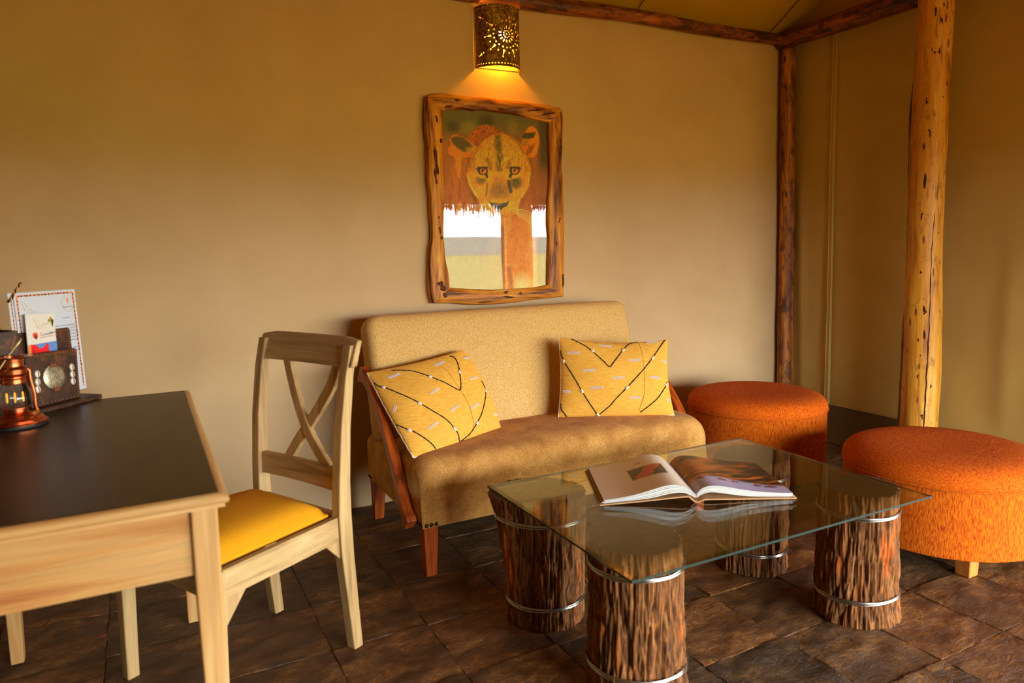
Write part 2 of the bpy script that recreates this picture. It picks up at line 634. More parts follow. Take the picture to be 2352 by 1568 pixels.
def make_floor():
    mb = MB()
    mb.box((2.6, -2.9, -0.0255), (7.4, 6.2, 0.0405))
    fl = struct(build('floor', mb, GROUT))
    variants = []
    n = 27
    for k in range(7):
        rs = np.random.RandomState(k + 3)
        g = np.linspace(-0.5, 0.5, n)
        X, Y = np.meshgrid(g, g, indexing='ij')
        hw = (TP - 0.0026) / 2
        ex = 0.0035 * (fbm(Y * 9, 3 + k, 1.7, k, 3) - 0.5) * 2
        ey = 0.0035 * (fbm(X * 9, 8 + k, 4.7, k + 5, 3) - 0.5) * 2
        px = X * 2 * hw + ex * np.sign(X) * (np.abs(X) > 0.49)
        py = Y * 2 * hw + ey * np.sign(Y) * (np.abs(Y) > 0.49)
        h = fbm(X * 3 + 11 * k, Y * 5.5 + 5 * k, 0.3, k + 40, 4)
        h = np.floor(h * 11 + 0.35 * fbm(X * 14, Y * 14, k, k + 60, 2)) / 11 * 0.5 + h * 0.5
        z = (h - 0.5) * 0.017
        z = np.clip(z, -0.0022, 0.0045) - 0.0010
        edge = np.maximum(np.abs(X), np.abs(Y)) > 0.49
        z = np.where(edge, z - 0.0008, z)
        P = np.stack([px, py, z], -1)
        m = MB()
        m.grid(P)
        ring = [(i, 0) for i in range(n)] + [(n - 1, j) for j in range(1, n)] + [(i, n - 1) for i in range(n - 2, -1, -1)] + [(0, j) for j in range(n - 2, 0, -1)]
        base = [tuple(P[i, j]) for i, j in ring]
        low = [(a, b, -0.012) for a, b, c in base]
        K = len(base)
        m.add(base + low, [(i, K + i, K + (i + 1) % K, (i + 1) % K) for i in range(K)])
        me = bpy.data.meshes.new('tile')
        me.from_pydata(np.concatenate(m.v).tolist(), [], m.f)
        bm = bmesh.new()
        bm.from_mesh(me)
        bmesh.ops.remove_doubles(bm, verts=bm.verts[:], dist=1e-6)
        bmesh.ops.recalc_face_normals(bm, faces=bm.faces[:])
        bm.to_mesh(me)
        bm.free()
        me.shade_smooth()
        me.set_sharp_from_angle(angle=math.radians(50))
        me.materials.append(SLATE)
        variants.append(me)
    rs = np.random.RandomState(21)
    for i in range(-2, 12):
        for j in range(0, 15):
            cx = 0.439 + TP * (i + 0.5) - TP
            cy = -0.555 - TP * (j - 2 + 0.5) + TP
            if cy + TP / 2 > 0.08:
                continue
            o = bpy.data.objects.new('tile', variants[rs.randint(7)])
            COL.objects.link(o)
            o.parent = fl
            o.location = (cx, cy, rs.uniform(-0.001, 0.0006))
            o.rotation_euler = (rs.uniform(-0.003, 0.003), rs.uniform(-0.003, 0.003), math.pi * rs.randint(2) + rs.uniform(-0.004, 0.004))


make_floor()


def make_walls():
    mb = MB()
    mb.box((1.52, 0.06, 1.2), (4.44, 0.12, 2.5))
    struct(build('wall_back', mb, PLASTER))
    # canvas wall on the right, with soft folds and a double stitched seam
    ys = np.linspace(0.0, -2.62, 132)
    zs = np.linspace(0.0, 2.44, 60)
    Y, Z = np.meshgrid(ys, zs, indexing='ij')

    def fold(y0, drift, amp, w, z0, z1):
        yc = y0 + drift * (Z - z0)
        env = np.clip((Z - z0) / 0.2, 0, 1) * np.clip((z1 - Z) / 0.25, 0, 1)
        return amp * env * np.exp(-((Y - yc) / w) ** 2)
    dx = fold(-0.15, 0.03, -0.010, 0.030, 0.1, 1.7) + fold(-0.24, -0.05, 0.007, 0.025, 0.3, 1.25) + fold(-0.52, 0.02, -0.006, 0.02, 1.1, 1.9)
    dx = dx + fold(-1.32, 0.0, -0.006, 0.05, 0.2, 1.2) + 0.016 * (fbm(Y * 2.4, Z * 0.9, 0, 5, 3) - 0.5)
    zz = 2.44 + np.clip(0, 0, 0)
    mb = MB()
    P = np.stack([XR + dx, Y, Z], -1)
    mb.grid(P)
    Pb = np.stack([np.full_like(dx, XR + 0.04), Y, Z], -1)
    mb.grid(Pb, flip=True)
    wr = struct(build('wall_right', mb, CANVAS, smooth=True))
    mb = MB()
    zz = np.linspace(0.2, 2.42, 40)
    for off in (-0.011, 0.011):
        p = np.stack([np.full(40, XR - 0.019), -0.338 + off + 0.002 * np.sin(zz * 5), zz], 1)
        mb.tube(p, 0.0016, 5)
    build('seam', mb, THREAD, parent=wr)
    mb = MB()
    mb.box((XR - 0.010, -0.338, 1.3), (0.016, 0.022, 2.2))
    build('seam_strip', mb, CANVAS, parent=wr)
    # gable of canvas above the right beam
    mb = MB()
    mb.extrude([(XR, 0.0, 2.42), (XR, 0.0, 2.50), (XR, -2.2, 3.86), (XR, -2.62, 3.70), (XR, -2.62, 2.42)], (0.03, 0, 0))
    build('gable', mb, CANVAS_CEIL, parent=wr)
    # lower canvas flap along the foot of the canvas wall
    mb = MB()
    mb.grid(np.stack([np.stack([XR - 0.022 - 0.05 * (1 - t) ** 2 + 0.006 * (fbm(ys * 3, t * 2, 0, 9, 2) - 0.5), ys, np.full_like(ys, 0.005 + 0.218 * t)], -1) for t in np.linspace(0, 1, 8)], 0))
    mb.grid(np.stack([np.stack([np.full_like(ys, XR - 0.008), ys, np.full_like(ys, 0.005 + 0.218 * t)], -1) for t in np.linspace(0, 1, 3)], 0), flip=True)
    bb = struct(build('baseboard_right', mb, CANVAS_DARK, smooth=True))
    mb = MB()
    mb.tube(np.stack([np.full_like(ys, XR - 0.021), ys, np.full_like(ys, 0.223)], -1), 0.0022, 5)
    build('hem', mb, THREAD, parent=bb)
    mb = MB()
    mb.box((XL - 0.05, -2.75, 1.2), (0.1, 5.5, 2.5))
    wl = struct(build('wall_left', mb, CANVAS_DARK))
    mb = MB()
    mb.extrude([(XL - 0.06, 0.05, 2.40), (XL - 0.06, -2.2, 3.84), (XL - 0.06, YF, 1.90), (XL - 0.06, YF, 1.80)], (0.03, 0, 0))
    build('gable', mb, CANVAS_CEIL, parent=wl)
    # tent roof: rises from the back beam to a ridge and falls to a low thatched eave in front
    mb = MB()
    X = np.linspace(XL - 0.1, XR + 0.05, 60)
    prof = [(0.0, 2.435), (-0.02, 2.447)] + [(-2.2 * t, 2.435 + 1.365 * t) for t in np.linspace(0.03, 1, 26)]
    Pg = np.array([[(x, y, z + 0.010 * (fbm(x * 2.2, y * 7, 0, 3, 3) - 0.5) * min(1, -y * 8 + 0.3)) for (y, z) in prof] for x in X])
    mb.grid(Pg)
    mb.grid(Pg + np.array([0, 0.0, 0.03]), flip=True)
    ce = struct(build('ceiling', mb, CANVAS_CEIL, smooth=True))
    mb = MB()
    mb.hexa([(XL - 0.1, -2.2, 3.80), (6.6, -2.2, 3.80), (6.6, YF - 0.17, 1.77), (XL - 0.1, YF - 0.17, 1.77)],
            [(XL - 0.1, -2.2, 3.86), (6.6, -2.2, 3.86), (6.6, YF - 0.17, 1.83), (XL - 0.1, YF - 0.17, 1.83)])
    build('front_slope', mb, CANVAS_CEIL, parent=ce)
    mb = MB()
    mb.extrude([(6.55, YF, 1.74), (6.55, YF, 1.90), (6.55, -2.62, 3.60), (6.55, -2.62, 1.74)], (0.05, 0, 0))  # unseen panel added so only low daylight enters from the side
    build('added_side_gable', mb, CANVAS_CEIL, parent=ce)
    mb = MB()
    mb.box((5.1, -2.64, 1.8), (3.0, 0.04, 3.56))  # unseen wall and cover, added to shut out sky light beyond the canvas wall
    mb.box((5.1, -2.42, 3.60), (3.0, 0.5, 0.04))
    struct(build('wall_outer_added', mb, CANVAS_DARK))
    mb = MB()
    mb.box((0.18, YF, 0.90), (1.66, 0.06, 1.80))  # unseen wall, its width set to keep daylight off the left side
    struct(build('wall_front_unseen', mb, CANVAS_DARK))
    for x0 in (2.452, 3.44):
        mb = MB()
        mb.tube(spline([(x0, -0.02, 2.437), (x0 + 0.002, -0.2, 2.545), (x0, -0.8, 2.92), (x0, -2.1, 3.72)], 8), 0.002, 5)
        build('ceiling_cord', mb, CORDM, parent=ce)


make_walls()


def rough_pole(p0, p1, r0, r1, seed, amp=0.05, bend=0.01, n=24, m=64):
    p0, p1 = np.array(p0, float), np.array(p1, float)
    ax = (p1 - p0) / np.linalg.norm(p1 - p0)
    rf = np.array([0, 0, 1.0]) if abs(ax[2]) < 0.8 else np.array([1.0, 0, 0])
    b1 = np.cross(ax, rf)
    b1 /= np.linalg.norm(b1)
    b2 = np.cross(ax, b1)
    L = np.linalg.norm(p1 - p0)
    t = np.linspace(0, 1, m)[:, None]
    a = np.linspace(0, 2 * math.pi, n, endpoint=False)[None, :]
    r = (r0 + (r1 - r0) * t) * (1 + amp * 2 * (fbm(np.cos(a) * 1.2 + 7, np.sin(a) * 1.2, t * L * 4, seed, 3) - 0.5)
                                + amp * 1.2 * (vnoise(t * L * 6 + 0 * a, seed, 0, seed + 3) - 0.5))
    w1 = bend * 2 * (vnoise(t * L * 1.7, 3, 0, seed + 9) - 0.5)
    w2 = bend * 2 * (vnoise(t * L * 1.7, 9, 0, seed + 11) - 0.5)
    P = p0 + ax * (t * L)[..., None] + (w1 + r * np.cos(a))[..., None] * b1 + (w2 + r * np.sin(a))[..., None] * b2
    mb = MB()
    mb.grid(P, closed_v=True)
    mb.f.append(tuple(range(n)))
    mb.f.append(tuple((m - 1) * n + i for i in range(n))[::-1])
    return mb, ax


def post(name, p0, p1, r0, r1, seed, mat, label, cat, **kw):
    mb, ax = rough_pole(p0, p1, r0, r1, seed, **kw)
    return tag(build(name, mb, mat, smooth=True, axis=ax, org=p0), label, cat)


POLE_KNOTS = [(-147.2, 2.256, 0.0235), (-122.3, 2.283, 0.0118), (-125.0, 2.21, 0.0165), (-128.7, 2.077, 0.0165), (-93.8, 1.928, 0.0141), (-160, 1.853, 0.0188), (-106.8, 1.865, 0.0059), (-144.3, 1.696, 0.0212), (-160, 1.636, 0.0188), (-152.1, 1.488, 0.0212), (-141.9, 2.069, 0.0094), (-151.6, 2.087, 0.0094), (-153.0, 1.458, 0.0255), (-158.3, 1.301, 0.0191), (-144.6, 0.845, 0.0229), (-143.0, 0.724, 0.0229), (-158, 0.514, 0.0114), (-117.6, 0.468, 0.0095), (-138.0, 0.312, 0.0152), (-101.0, 1.221, 0.0053), (-156, 1.031, 0.0076), (-145.3, 0.901, 0.0053), (-160, 0.697, 0.0095), (-153.0, 0.62, 0.0053)]
POLE_CRACK = [(-104.7, 1.563), (-110.1, 1.438), (-118.5, 1.276), (-122.6, 1.149), (-124.6, 1.039), (-127.0, 0.892), (-129.5, 0.752), (-131.3, 0.63), (-132.7, 0.517), (-132.2, 0.422), (-132.1, 0.317), (-131, 0.1)]


def pole_marks(o):
    V = np.array([v.co for v in o.data.vertices]) + ORG[o.name]
    dark = Mat('knot_black', 0.8, 0, 0.2)
    dark.col(dark.ramp(dark.noise(dark.coord(), 120, 3), [(0.35, S(30, 16, 8)), (0.7, S(96, 54, 22))]))

    def surf(ang, z, lift):
        sel = V[np.abs(V[:, 2] - z) < 0.03]
        c = sel[:, :2].mean(0)
        a = np.degrees(np.arctan2(sel[:, 1] - c[1], sel[:, 0] - c[0]))
        d = np.abs((a - ang + 180) % 360 - 180)
        k = np.argsort(d + 600 * np.abs(sel[:, 2] - z))[:3]
        r = np.hypot(sel[k, 0] - c[0], sel[k, 1] - c[1]).mean() + lift
        return np.array([c[0] + r * math.cos(math.radians(ang)), c[1] + r * math.sin(math.radians(ang)), z])
    for i, (ang, z, L) in enumerate(POLE_KNOTS):
        n = 14
        t = np.linspace(0, 2 * math.pi, n, endpoint=False)
        w = (0.17 + 0.08 * math.sin(i * 2.3)) * L + 0.0008
        ring = np.array([surf(ang + math.degrees(w / 0.083) * math.copysign(abs(math.cos(q)) ** 1.4, math.cos(q)) * (1 + 0.25 * math.sin(3 * q + i)), z + L * math.sin(q), 0.0003) for q in t])
        rin = np.array([surf(ang + 0.55 * math.degrees(w / 0.083) * math.cos(q), z + 0.55 * L * math.sin(q), 0.0024) for q in t])
        mb = MB()
        mb.grid(np.array([ring, rin]), closed_v=True)
        mb.f.append(tuple(range(n, 2 * n)))
        build('knot', mb, dark.m, parent=o, smooth=True)
    pts = spline([surf(a, z, -0.0002) for a, z in POLE_CRACK], 6)
    k = np.arange(len(pts))
    mb = MB()
    mb.tube(pts + np.stack([0.0012 * np.sin(k * 0.9), 0.0012 * np.cos(k * 1.3), 0 * k], 1), np.interp(k / k[-1], [0, 0.2, 0.6, 0.9, 1], [0.0006, 0.0016, 0.0030, 0.0034, 0.001]), 6)
    build('crack', mb, dark.m, parent=o, smooth=True)


thick = post('wooden_post', (3.47, -1.005, 0.0), (3.478, -1.012, 2.62), 0.088, 0.075, 4, POLE_PALE,
     'thick honey coloured pole with dark knots and a long crack against the canvas wall', 'post', amp=0.035, bend=0.012, n=36, m=110)
pole_marks(thick)
post('wooden_post', (3.545, -0.885, 0.0), (3.56, -0.90, 2.40), 0.034, 0.030, 12, POLE_DARK,  # stands in for the dark ragged edge beside the thick pole
     'thin dark ragged upright just behind the thick honey coloured pole', 'post', amp=0.12, bend=0.012)
post('wooden_post', (3.575, -0.062, 0.0), (3.565, -0.060, 2.345), 0.050, 0.042, 22, POLE_BROWN,
     'slim brown corner pole where plaster wall meets canvas wall', 'post', amp=0.07, bend=0.008)
post('wooden_post', (-0.545, -0.09, 0.0), (-0.56, -0.09, 2.40), 0.085, 0.075, 31, POLE_BROWN,
     'brown pole at the left end of the plaster wall behind the papers', 'post', amp=0.05, bend=0.012)
post('roof_beam', (-0.55, -0.045, 2.396), (3.545, -0.045, 2.402), 0.046, 0.030, 41, POLE_DARK,
     'long dark brown roof pole along the top of the plaster wall', 'beam', amp=0.08, bend=0.014, m=120)
post('roof_beam', (3.535, -0.02, 2.395), (3.545, -1.9, 2.42), 0.050, 0.062, 52, POLE_DARK,
     'thick dark roof beam along the top of the canvas wall', 'beam', amp=0.06, bend=0.01, m=90)


# ------------------------------------------------------------------ outside, seen in the picture glass
def make_outside():
    m = Mat('savannah', 0.95, 0, 0.1)
    n = m.noise(m.coord('Object', (0.05, 0.25, 1)), 1.0, 6, 0.7)
    n2 = m.noise(m.coord('Object', (0.6, 0.6, 1)), 1.0, 4, 0.7)
    c = m.ramp(n, [(0.3, S(132, 120, 62)), (0.5, S(168, 154, 84)), (0.7, S(148, 136, 72))])
    c = m.mix(c, m.ramp(n2, [(0.35, (0.55, 0.6, 0.5)), (0.55, (1, 1, 1))]), 0.7, 'MULTIPLY')
    # dark ring added round the shelter to cut bounced light, pale grass beyond
    ln = m.N('ShaderNodeVectorMath', operation='LENGTH')
    m.L(m.coord('Object', (1, 1, 0)), ln.inputs[0])
    m.col(m.mix(S(108, 72, 18), c, m.ramp(m.math('DIVIDE', ln.outputs['Value'], 40.0), [(0.30, 0.0), (0.55, 1.0)])))
    mb = MB()
    a = np.linspace(0, 2 * math.pi, 48, endpoint=False)
    rr = [0, 20, 80, 300]
    P = np.array([[(2.5 + r * math.cos(t), -4 + r * math.sin(t), -0.35 - 0.02 * r * (r < 90) - (1.6 if r > 90 else 0)) for t in a] for r in rr])
    mb.grid(P, closed_v=True)
    struct(build('ground', mb, m.m, smooth=True))
    mh = Mat('far_hills', 1.0, 0, 0.0)
    mh.col(S(146, 150, 138))
    mb = MB()
    a = np.linspace(0, 2 * math.pi, 160, endpoint=False)
    top = 1.2 + 285 * (0.008 + 0.010 * fbm(np.cos(a) * 3, np.sin(a) * 3, 0, 8, 4))
    P = np.array([np.stack([2.5 + 285 * np.cos(a), -4 + 285 * np.sin(a), np.full_like(a, -6)], -1),
                  np.stack([2.5 + 285 * np.cos(a), -4 + 285 * np.sin(a), top], -1),
                  np.stack([2.5 + 296 * np.cos(a), -4 + 296 * np.sin(a), top - 2], -1)])
    mb.grid(P, closed_v=True)
    struct(build('hills', mb, mh.m, smooth=True))
    # thatch fringe hanging from the front eave
    mt = Mat('thatch', 0.95, 0, 0.1)
    mt.col(mt.ramp(mt.noise(mt.coord('Object', (60, 60, 3)), 1.0, 3), [(0.3, S(70, 52, 28)), (0.7, S(150, 118, 68))]))
    rs = np.random.RandomState(5)
    mb = MB()
    for x in np.arange(XL, 6.55, 0.011):
        dip = 0.055 * math.sin((x - 3.4) / 1.7 * math.pi) if 3.4 < x < 5.1 else 0.0
        L = 0.15 + dip + 0.03 * rs.rand() + 0.11 * (rs.rand() ** 4)
        y = YF - 0.12 + rs.uniform(-0.04, 0.03)
        dx, dy = rs.uniform(-0.03, 0.03), rs.uniform(-0.02, 0.02)
        mb.tube([(x, y, 1.765), (x + dx * 0.4, y + dy * 0.4, 1.76 - L * 0.22), (x + dx, y + dy, 1.885 - L)], [0.010, 0.009, 0.003], 4)
    o = build('thatch_fringe', mb, mt.m)
    tag(o, 'shaggy thatch fringe of the front eave mirrored in the picture glass', 'thatch')
    o['kind'] = 'stuff'
    mb = MB()
    mb.box((2.9, YF, 1.84), (7.3, 0.06, 0.05))
    struct(build('trim_1', mb, POLE_DARK, axis=(1, 0, 0)))
    # rolled canvas beside a thin front pole, the upright seen in the picture glass
    a = np.linspace(0, 2 * math.pi, 28, endpoint=False)
    zz = np.linspace(-0.001, 1.81, 30)
    P = np.array([[(4.61 + 0.20 * (1 + 0.06 * math.sin(5 * t + z)) * math.cos(t), YF - 0.02 + 0.15 * math.sin(t), z) for t in a] for z in zz])
    mb = MB()
    mb.grid(P, closed_v=True)
    tag(build('rolled_canvas', mb, CANVAS, smooth=True, org=(4.61, YF, 0)), 'broad upright roll of canvas mirrored in the lower half of the picture glass', 'curtain')
    post('wooden_post', (4.365, YF, 0.0), (4.37, YF, 1.81), 0.024, 0.022, 61, POLE_BROWN,
         'thin front pole mirrored as a dark line in the picture glass', 'post', amp=0.06)


make_outside()


# ------------------------------------------------------------------ wall lamp
def make_lamp():
    cx, zb, zt, hw, dep = 1.6205, 2.060, 2.340, 0.113, 0.100
    t = thing('wall_lamp', (cx, 0, zb), 'glowing half-round pierced brass lamp with sun pattern above the picture', 'lamp')
    br = Mat('hammered_brass', 0.34, 1.0, 0.5)
    v = br.voro(br.coord('Object'), 210)
    br.col(br.ramp(br.noise(br.coord('Object'), 60, 4), [(0.3, S(96, 66, 18)), (0.6, S(170, 128, 34)), (0.8, S(226, 184, 50))]))
    br.bump(v, 0.9, 0.004)
    # pierced shade: a half cylinder of sheet brass with real holes
    nt_, nz = 320, 250
    th = np.linspace(math.pi, 2 * math.pi, nt_ + 1)
    zz = np.linspace(0, zt - zb, nz + 1)
    arc = hw * 1.5
    tc, zc = (th[:-1] + th[1:]) / 2, (zz[:-1] + zz[1:]) / 2
    T, Z = np.meshgrid(tc, zc, indexing='ij')
    A = (T - 1.5 * math.pi) * 0.107           # arc length from the front
    Hh = zt - zb
    B = Z - Hh / 2
    hole = np.zeros_like(A, bool)

    def dot(a, b, r):
        nonlocal hole
        hole |= (A - a) ** 2 + (B - b) ** 2 < r * r

    def ray_(a, b, ang, ln, w):
        nonlocal hole
        ca, sa = math.cos(ang), math.sin(ang)
        s = (A - a) * ca + (B - b) * sa
        q = -(A - a) * sa + (B - b) * ca
        hole |= (s > 0) & (s < ln) & (np.abs(q) < w * (1 - s / ln))

    for s_ in (-1, 1):
        for k in range(22):
            dot(-0.155 + k * 0.0148, s_ * (Hh / 2 - 0.012), 0.0030)
    c0, b0 = 0.004, 0.006
    for k in range(20):
        an = 2 * math.pi * k / 20
        dot(c0 + 0.062 * math.cos(an), b0 + 0.062 * math.sin(an), 0.0035)
    for k in range(14):
        an = 2 * math.pi * (k + 0.5) / 14
        ca, sa = math.cos(an), math.sin(an)
        s = (A - c0) * ca + (B - b0) * sa
        q = -(A - c0) * sa + (B - b0) * ca
        hole |= (s > 0.026) & (s < 0.039) & (np.abs(q) < 0.0026)
    for k in range(9):
        an = 2 * math.pi * k / 9
        dot(c0 + 0.015 * math.cos(an), b0 + 0.015 * math.sin(an), 0.0032)
    dot(c0, b0, 0.0036)
    for k in range(10):
        an = 2 * math.pi * (k + 0.2) / 10
        ray_(c0 + 0.074 * math.cos(an), b0 + 0.074 * math.sin(an), an, 0.024, 0.0052)
        dot(c0 + 0.105 * math.cos(an), b0 + 0.105 * math.sin(an), 0.0034)
        an2 = an + math.pi / 10
        dot(c0 + 0.086 * math.cos(an2), b0 + 0.086 * math.sin(an2), 0.0034)
    for sa in (-1, 1):
        for sb in (-1, 1):
            ray_(sa * 0.118, sb * 0.082, math.atan2(sb * 0.5, sa), 0.026, 0.005)
            dot(sa * 0.108, sb * 0.078, 0.0034)
    TT, ZZ = np.meshgrid(th, zz, indexing='ij')
    mb = MB()
    emb = 0.0
    P = np.stack([cx + hw * np.cos(TT), dep * np.sin(TT) - 0.004, zb + ZZ], -1)
    idx = np.arange((nt_ + 1) * (nz + 1)).reshape(nt_ + 1, nz + 1)
    keep = ~hole
    I, J = np.where(keep)
    fs = np.stack([idx[I, J], idx[I + 1, J], idx[I + 1, J + 1], idx[I, J + 1]], 1)
    mb.add(P.reshape(-1, 3), fs.tolist())
    o = build('shade', mb, br.m, parent=t, smooth=True)
    md = o.modifiers.new('sheet', 'SOLIDIFY')
    md.thickness = 0.0012
    md.offset = 1
    for nm, z in (('rim', zb), ('rim', zt)):
        mb = MB()
        mb.tube(np.stack([cx + hw * 1.005 * np.cos(th[::8]), dep * 1.01 * np.sin(th[::8]) - 0.004, np.full(len(th[::8]), z)], 1), 0.0022, 6)
        build(nm, mb, br.m, parent=t, smooth=True)
    # raised rings round the sun
    for R_ in (0.052, 0.070):
        a = np.linspace(0, 2 * math.pi, 60, endpoint=False)
        aa = (c0 + R_ * np.cos(a)) / 0.107 + 1.5 * math.pi
        mb = MB()
        mb.tube(np.stack([cx + (hw + 0.0015) * np.cos(aa), (dep + 0.0015) * np.sin(aa) - 0.004, zb + Hh / 2 + b0 + R_ * np.sin(a)], 1), 0.0014, 5, closed=True)
        build('sun_ring', mb, br.m, parent=t, smooth=True)
    mb = MB()
    mb.box((cx, -0.0015, (zb + zt) / 2), (hw * 2 + 0.002, 0.003, zt - zb - 0.01))
    build('back_plate', mb, plain('lamp_back', (225, 205, 160), 0.6), parent=t)
    em = bpy.data.materials.new('bulb_glow')
    em.use_nodes = True
    nb = em.node_tree.nodes['Principled BSDF']
    nb.inputs['Base Color'].default_value = (1, 0.8, 0.5, 1)
    nb.inputs['Emission Color'].default_value = (1.0, 0.62, 0.22, 1)
    nb.inputs['Emission Strength'].default_value = 18.0
    mb = MB()
    mb.lathe([(0.0, -0.034), (0.014, -0.031), (0.022, -0.018), (0.024, -0.004), (0.019, 0.012), (0.013, 0.026), (0.012, 0.034), (0.0, 0.034)],
             (cx + 0.004, -0.052, zb + Hh / 2 + 0.004), 20)
    build('bulb', mb, em, parent=t, smooth=True)
    mb = MB()
    mb.lathe([(0.0, 0.03), (0.013, 0.03), (0.014, 0.062), (0.0, 0.062)], (cx + 0.004, -0.052, zb + Hh / 2 + 0.004), 16)
    mb.box((cx + 0.004, -0.026, zb + Hh / 2 + 0.06), (0.012, 0.052, 0.012))
    build('socket', mb, plain('socket_black', (30, 26, 22), 0.5), parent=t)
    for dz in (-0.046,):
        l = bpy.data.lights.new('lamp_light', 'POINT')
        l.energy = LAMP_WATTS
        l.color = LAMP_COLOUR
        l.shadow_soft_size = 0.018
        lo = bpy.data.objects.new('lamp_light', l)
        COL.objects.link(lo)
        lo.parent = t
        lo.location = (0.004, -0.055, Hh / 2 + dz)


make_lamp()


# ------------------------------------------------------------------ picture
def lion_art(X, Y):
    """colours (sRGB 0..1) of the photograph of a lioness; X,Y in design units"""
    def sstep(a, b, t):
        t = np.clip((t - a) / (b - a), 0, 1)
        return t * t * (3 - 2 * t)
    col = np.zeros(X.shape + (3,))

    def lay(c, al):
        nonlocal col
        c = np.asarray(c, float)
        if c.ndim == 1:
            c = c / 255.0
        col = col * (1 - al[..., None]) + c * al[..., None]

    def ell(cx, cy, rx, ry, soft=0.25, rot=0.0):
        ca, sa = math.cos(rot), math.sin(rot)
        dx, dy = X - cx, Y - cy
        q = np.sqrt(((dx * ca + dy * sa) / rx) ** 2 + ((-dx * sa + dy * ca) / ry) ** 2)
        return 1 - sstep(1 - soft, 1 + soft * 0.4, q)

    def poly(pts, soft=14):
        pts = np.array(pts, float)
        ins = np.zeros(X.shape, bool)
        d = np.full(X.shape, 1e9)
        for k in range(len(pts)):
            (x1, y1), (x2, y2) = pts[k], pts[(k + 1) % len(pts)]
            cond = ((y1 > Y) != (y2 > Y))
            with np.errstate(divide='ignore', invalid='ignore'):
                xi = (x2 - x1) * (Y - y1) / (y2 - y1 + 1e-9) + x1
            ins ^= cond & (X < xi)
            L2 = (x2 - x1) ** 2 + (y2 - y1) ** 2
            t = np.clip(((X - x1) * (x2 - x1) + (Y - y1) * (y2 - y1)) / L2, 0, 1)
            d = np.minimum(d, np.hypot(X - x1 - t * (x2 - x1), Y - y1 - t * (y2 - y1)))
        sd = np.where(ins, d, -d)
        return sstep(-soft, soft, sd)

    def line(pts, w, soft=6):
        d = np.full(X.shape, 1e9)
        for (x1, y1), (x2, y2) in zip(pts[:-1], pts[1:]):
            L2 = (x2 - x1) ** 2 + (y2 - y1) ** 2
            t = np.clip(((X - x1) * (x2 - x1) + (Y - y1) * (y2 - y1)) / L2, 0, 1)
            d = np.minimum(d, np.hypot(X - x1 - t * (x2 - x1), Y - y1 - t * (y2 - y1)))
        return 1 - sstep(w - soft, w + soft, d)
    n1 = fbm(X / 40, Y / 40, 0, 1, 4)
    n2 = fbm(X / 11, Y / 24, 0, 2, 3)
    n3 = fbm(X / 160, Y / 120, 0, 3, 3)
    nf = fbm(X / 9, Y / 60, 0, 6, 3)
    # blurred background
    g = sstep(150, 620, Y)[..., None]
    col = np.array([78, 76, 34]) / 255 * (1 - g) + np.array([150, 86, 24]) / 255 * g
    lay((118, 110, 58), 0.7 * ell(430, 260, 150, 110, 0.8))
    lay((40, 40, 14), 0.8 * ell(200, 250, 110, 90, 0.8))
    lay((40, 36, 10), 0.85 * ell(680, 170, 130, 110, 0.8))
    lay((120, 104, 50), 0.7 * ell(1060, 280, 90, 160, 0.8))
    lay((44, 34, 10), 0.9 * sstep(1380, 1500, X) * (1 - sstep(700, 1100, Y)))
    lay((120, 66, 16), 0.6 * sstep(1360, 1500, X) * sstep(750, 1000, Y))
    # body behind
    body = poly([(240, 640), (170, 880), (130, 1200), (120, 1700), (1420, 1700), (1420, 1250), (1360, 1000), (1250, 800), (600, 640)], 26)
    lay((172, 96, 12), body)
    lay((150, 78, 12), body * sstep(0.5, 0.7, fbm(X / 60, Y / 420, 0, 7, 3)))
    lay((236, 160, 34), 0.7 * body * sstep(0.52, 0.72, fbm(X / 50, Y / 380, 0, 8, 3)) * (X < 700))
    lay((120, 60, 14), 0.6 * body * sstep(1280, 1400, X))
    hump = poly([(400, 470), (470, 330), (560, 250), (660, 218), (760, 235), (880, 300), (980, 360), (900, 520), (520, 560)], 14)
    lay((176, 88, 14), hump)
    lay((96, 48, 12), hump * 0.8 * sstep(0.5, 0.62, fbm(X / 16, Y / 16, 0, 9, 2)))
    # ears
    earL = poly([(150, 430), (190, 380), (240, 365), (330, 395), (420, 440), (540, 540), (540, 640), (420, 700), (240, 700), (140, 640), (130, 560), (180, 520)], 12)
    lay((222, 118, 14), earL)
    lay((56, 56, 26), poly([(165, 420), (240, 385), (350, 405), (430, 470), (490, 540), (450, 600), (370, 620), (270, 560), (200, 500)], 20) * (0.75 + 0.3 * n2))
    lay((206, 160, 40), 0.7 * poly([(380, 560), (560, 520), (540, 620), (420, 640)], 26))
    earR = poly([(1190, 480), (1245, 330), (1290, 262), (1350, 240), (1410, 290), (1445, 380), (1450, 480), (1420, 620), (1370, 700), (1240, 690), (1180, 600)], 12)
    lay((226, 122, 16), earR)
    lay((40, 42, 20), poly([(1196, 395), (1240, 345), (1400, 330), (1370, 410), (1290, 430), (1215, 425)], 14))
    lay((150, 110, 40), 0.7 * poly([(1200, 430), (1330, 430), (1300, 540), (1200, 520)], 24))
    lay((110, 50, 14), 0.7 * poly([(1290, 540), (1400, 480), (1340, 620), (1240, 680)], 24))
    # head
    head = poly([(430, 820), (480, 680), (560, 560), (640, 450), (760, 380), (900, 345), (1040, 395), (1150, 470), (1215, 580),
                 (1290, 740), (1330, 860), (1310, 1010), (1270, 1140), (1190, 1270), (1150, 1400), (1130, 1490), (1010, 1560), (850, 1590),
                 (720, 1530), (610, 1430), (560, 1290), (450, 1120), (410, 960)], 12)
    lay((70, 40, 10), 0.5 * np.clip(ell(870, 960, 520, 690, 0.5) - head, 0, 1))
    lay((226, 152, 28), head)
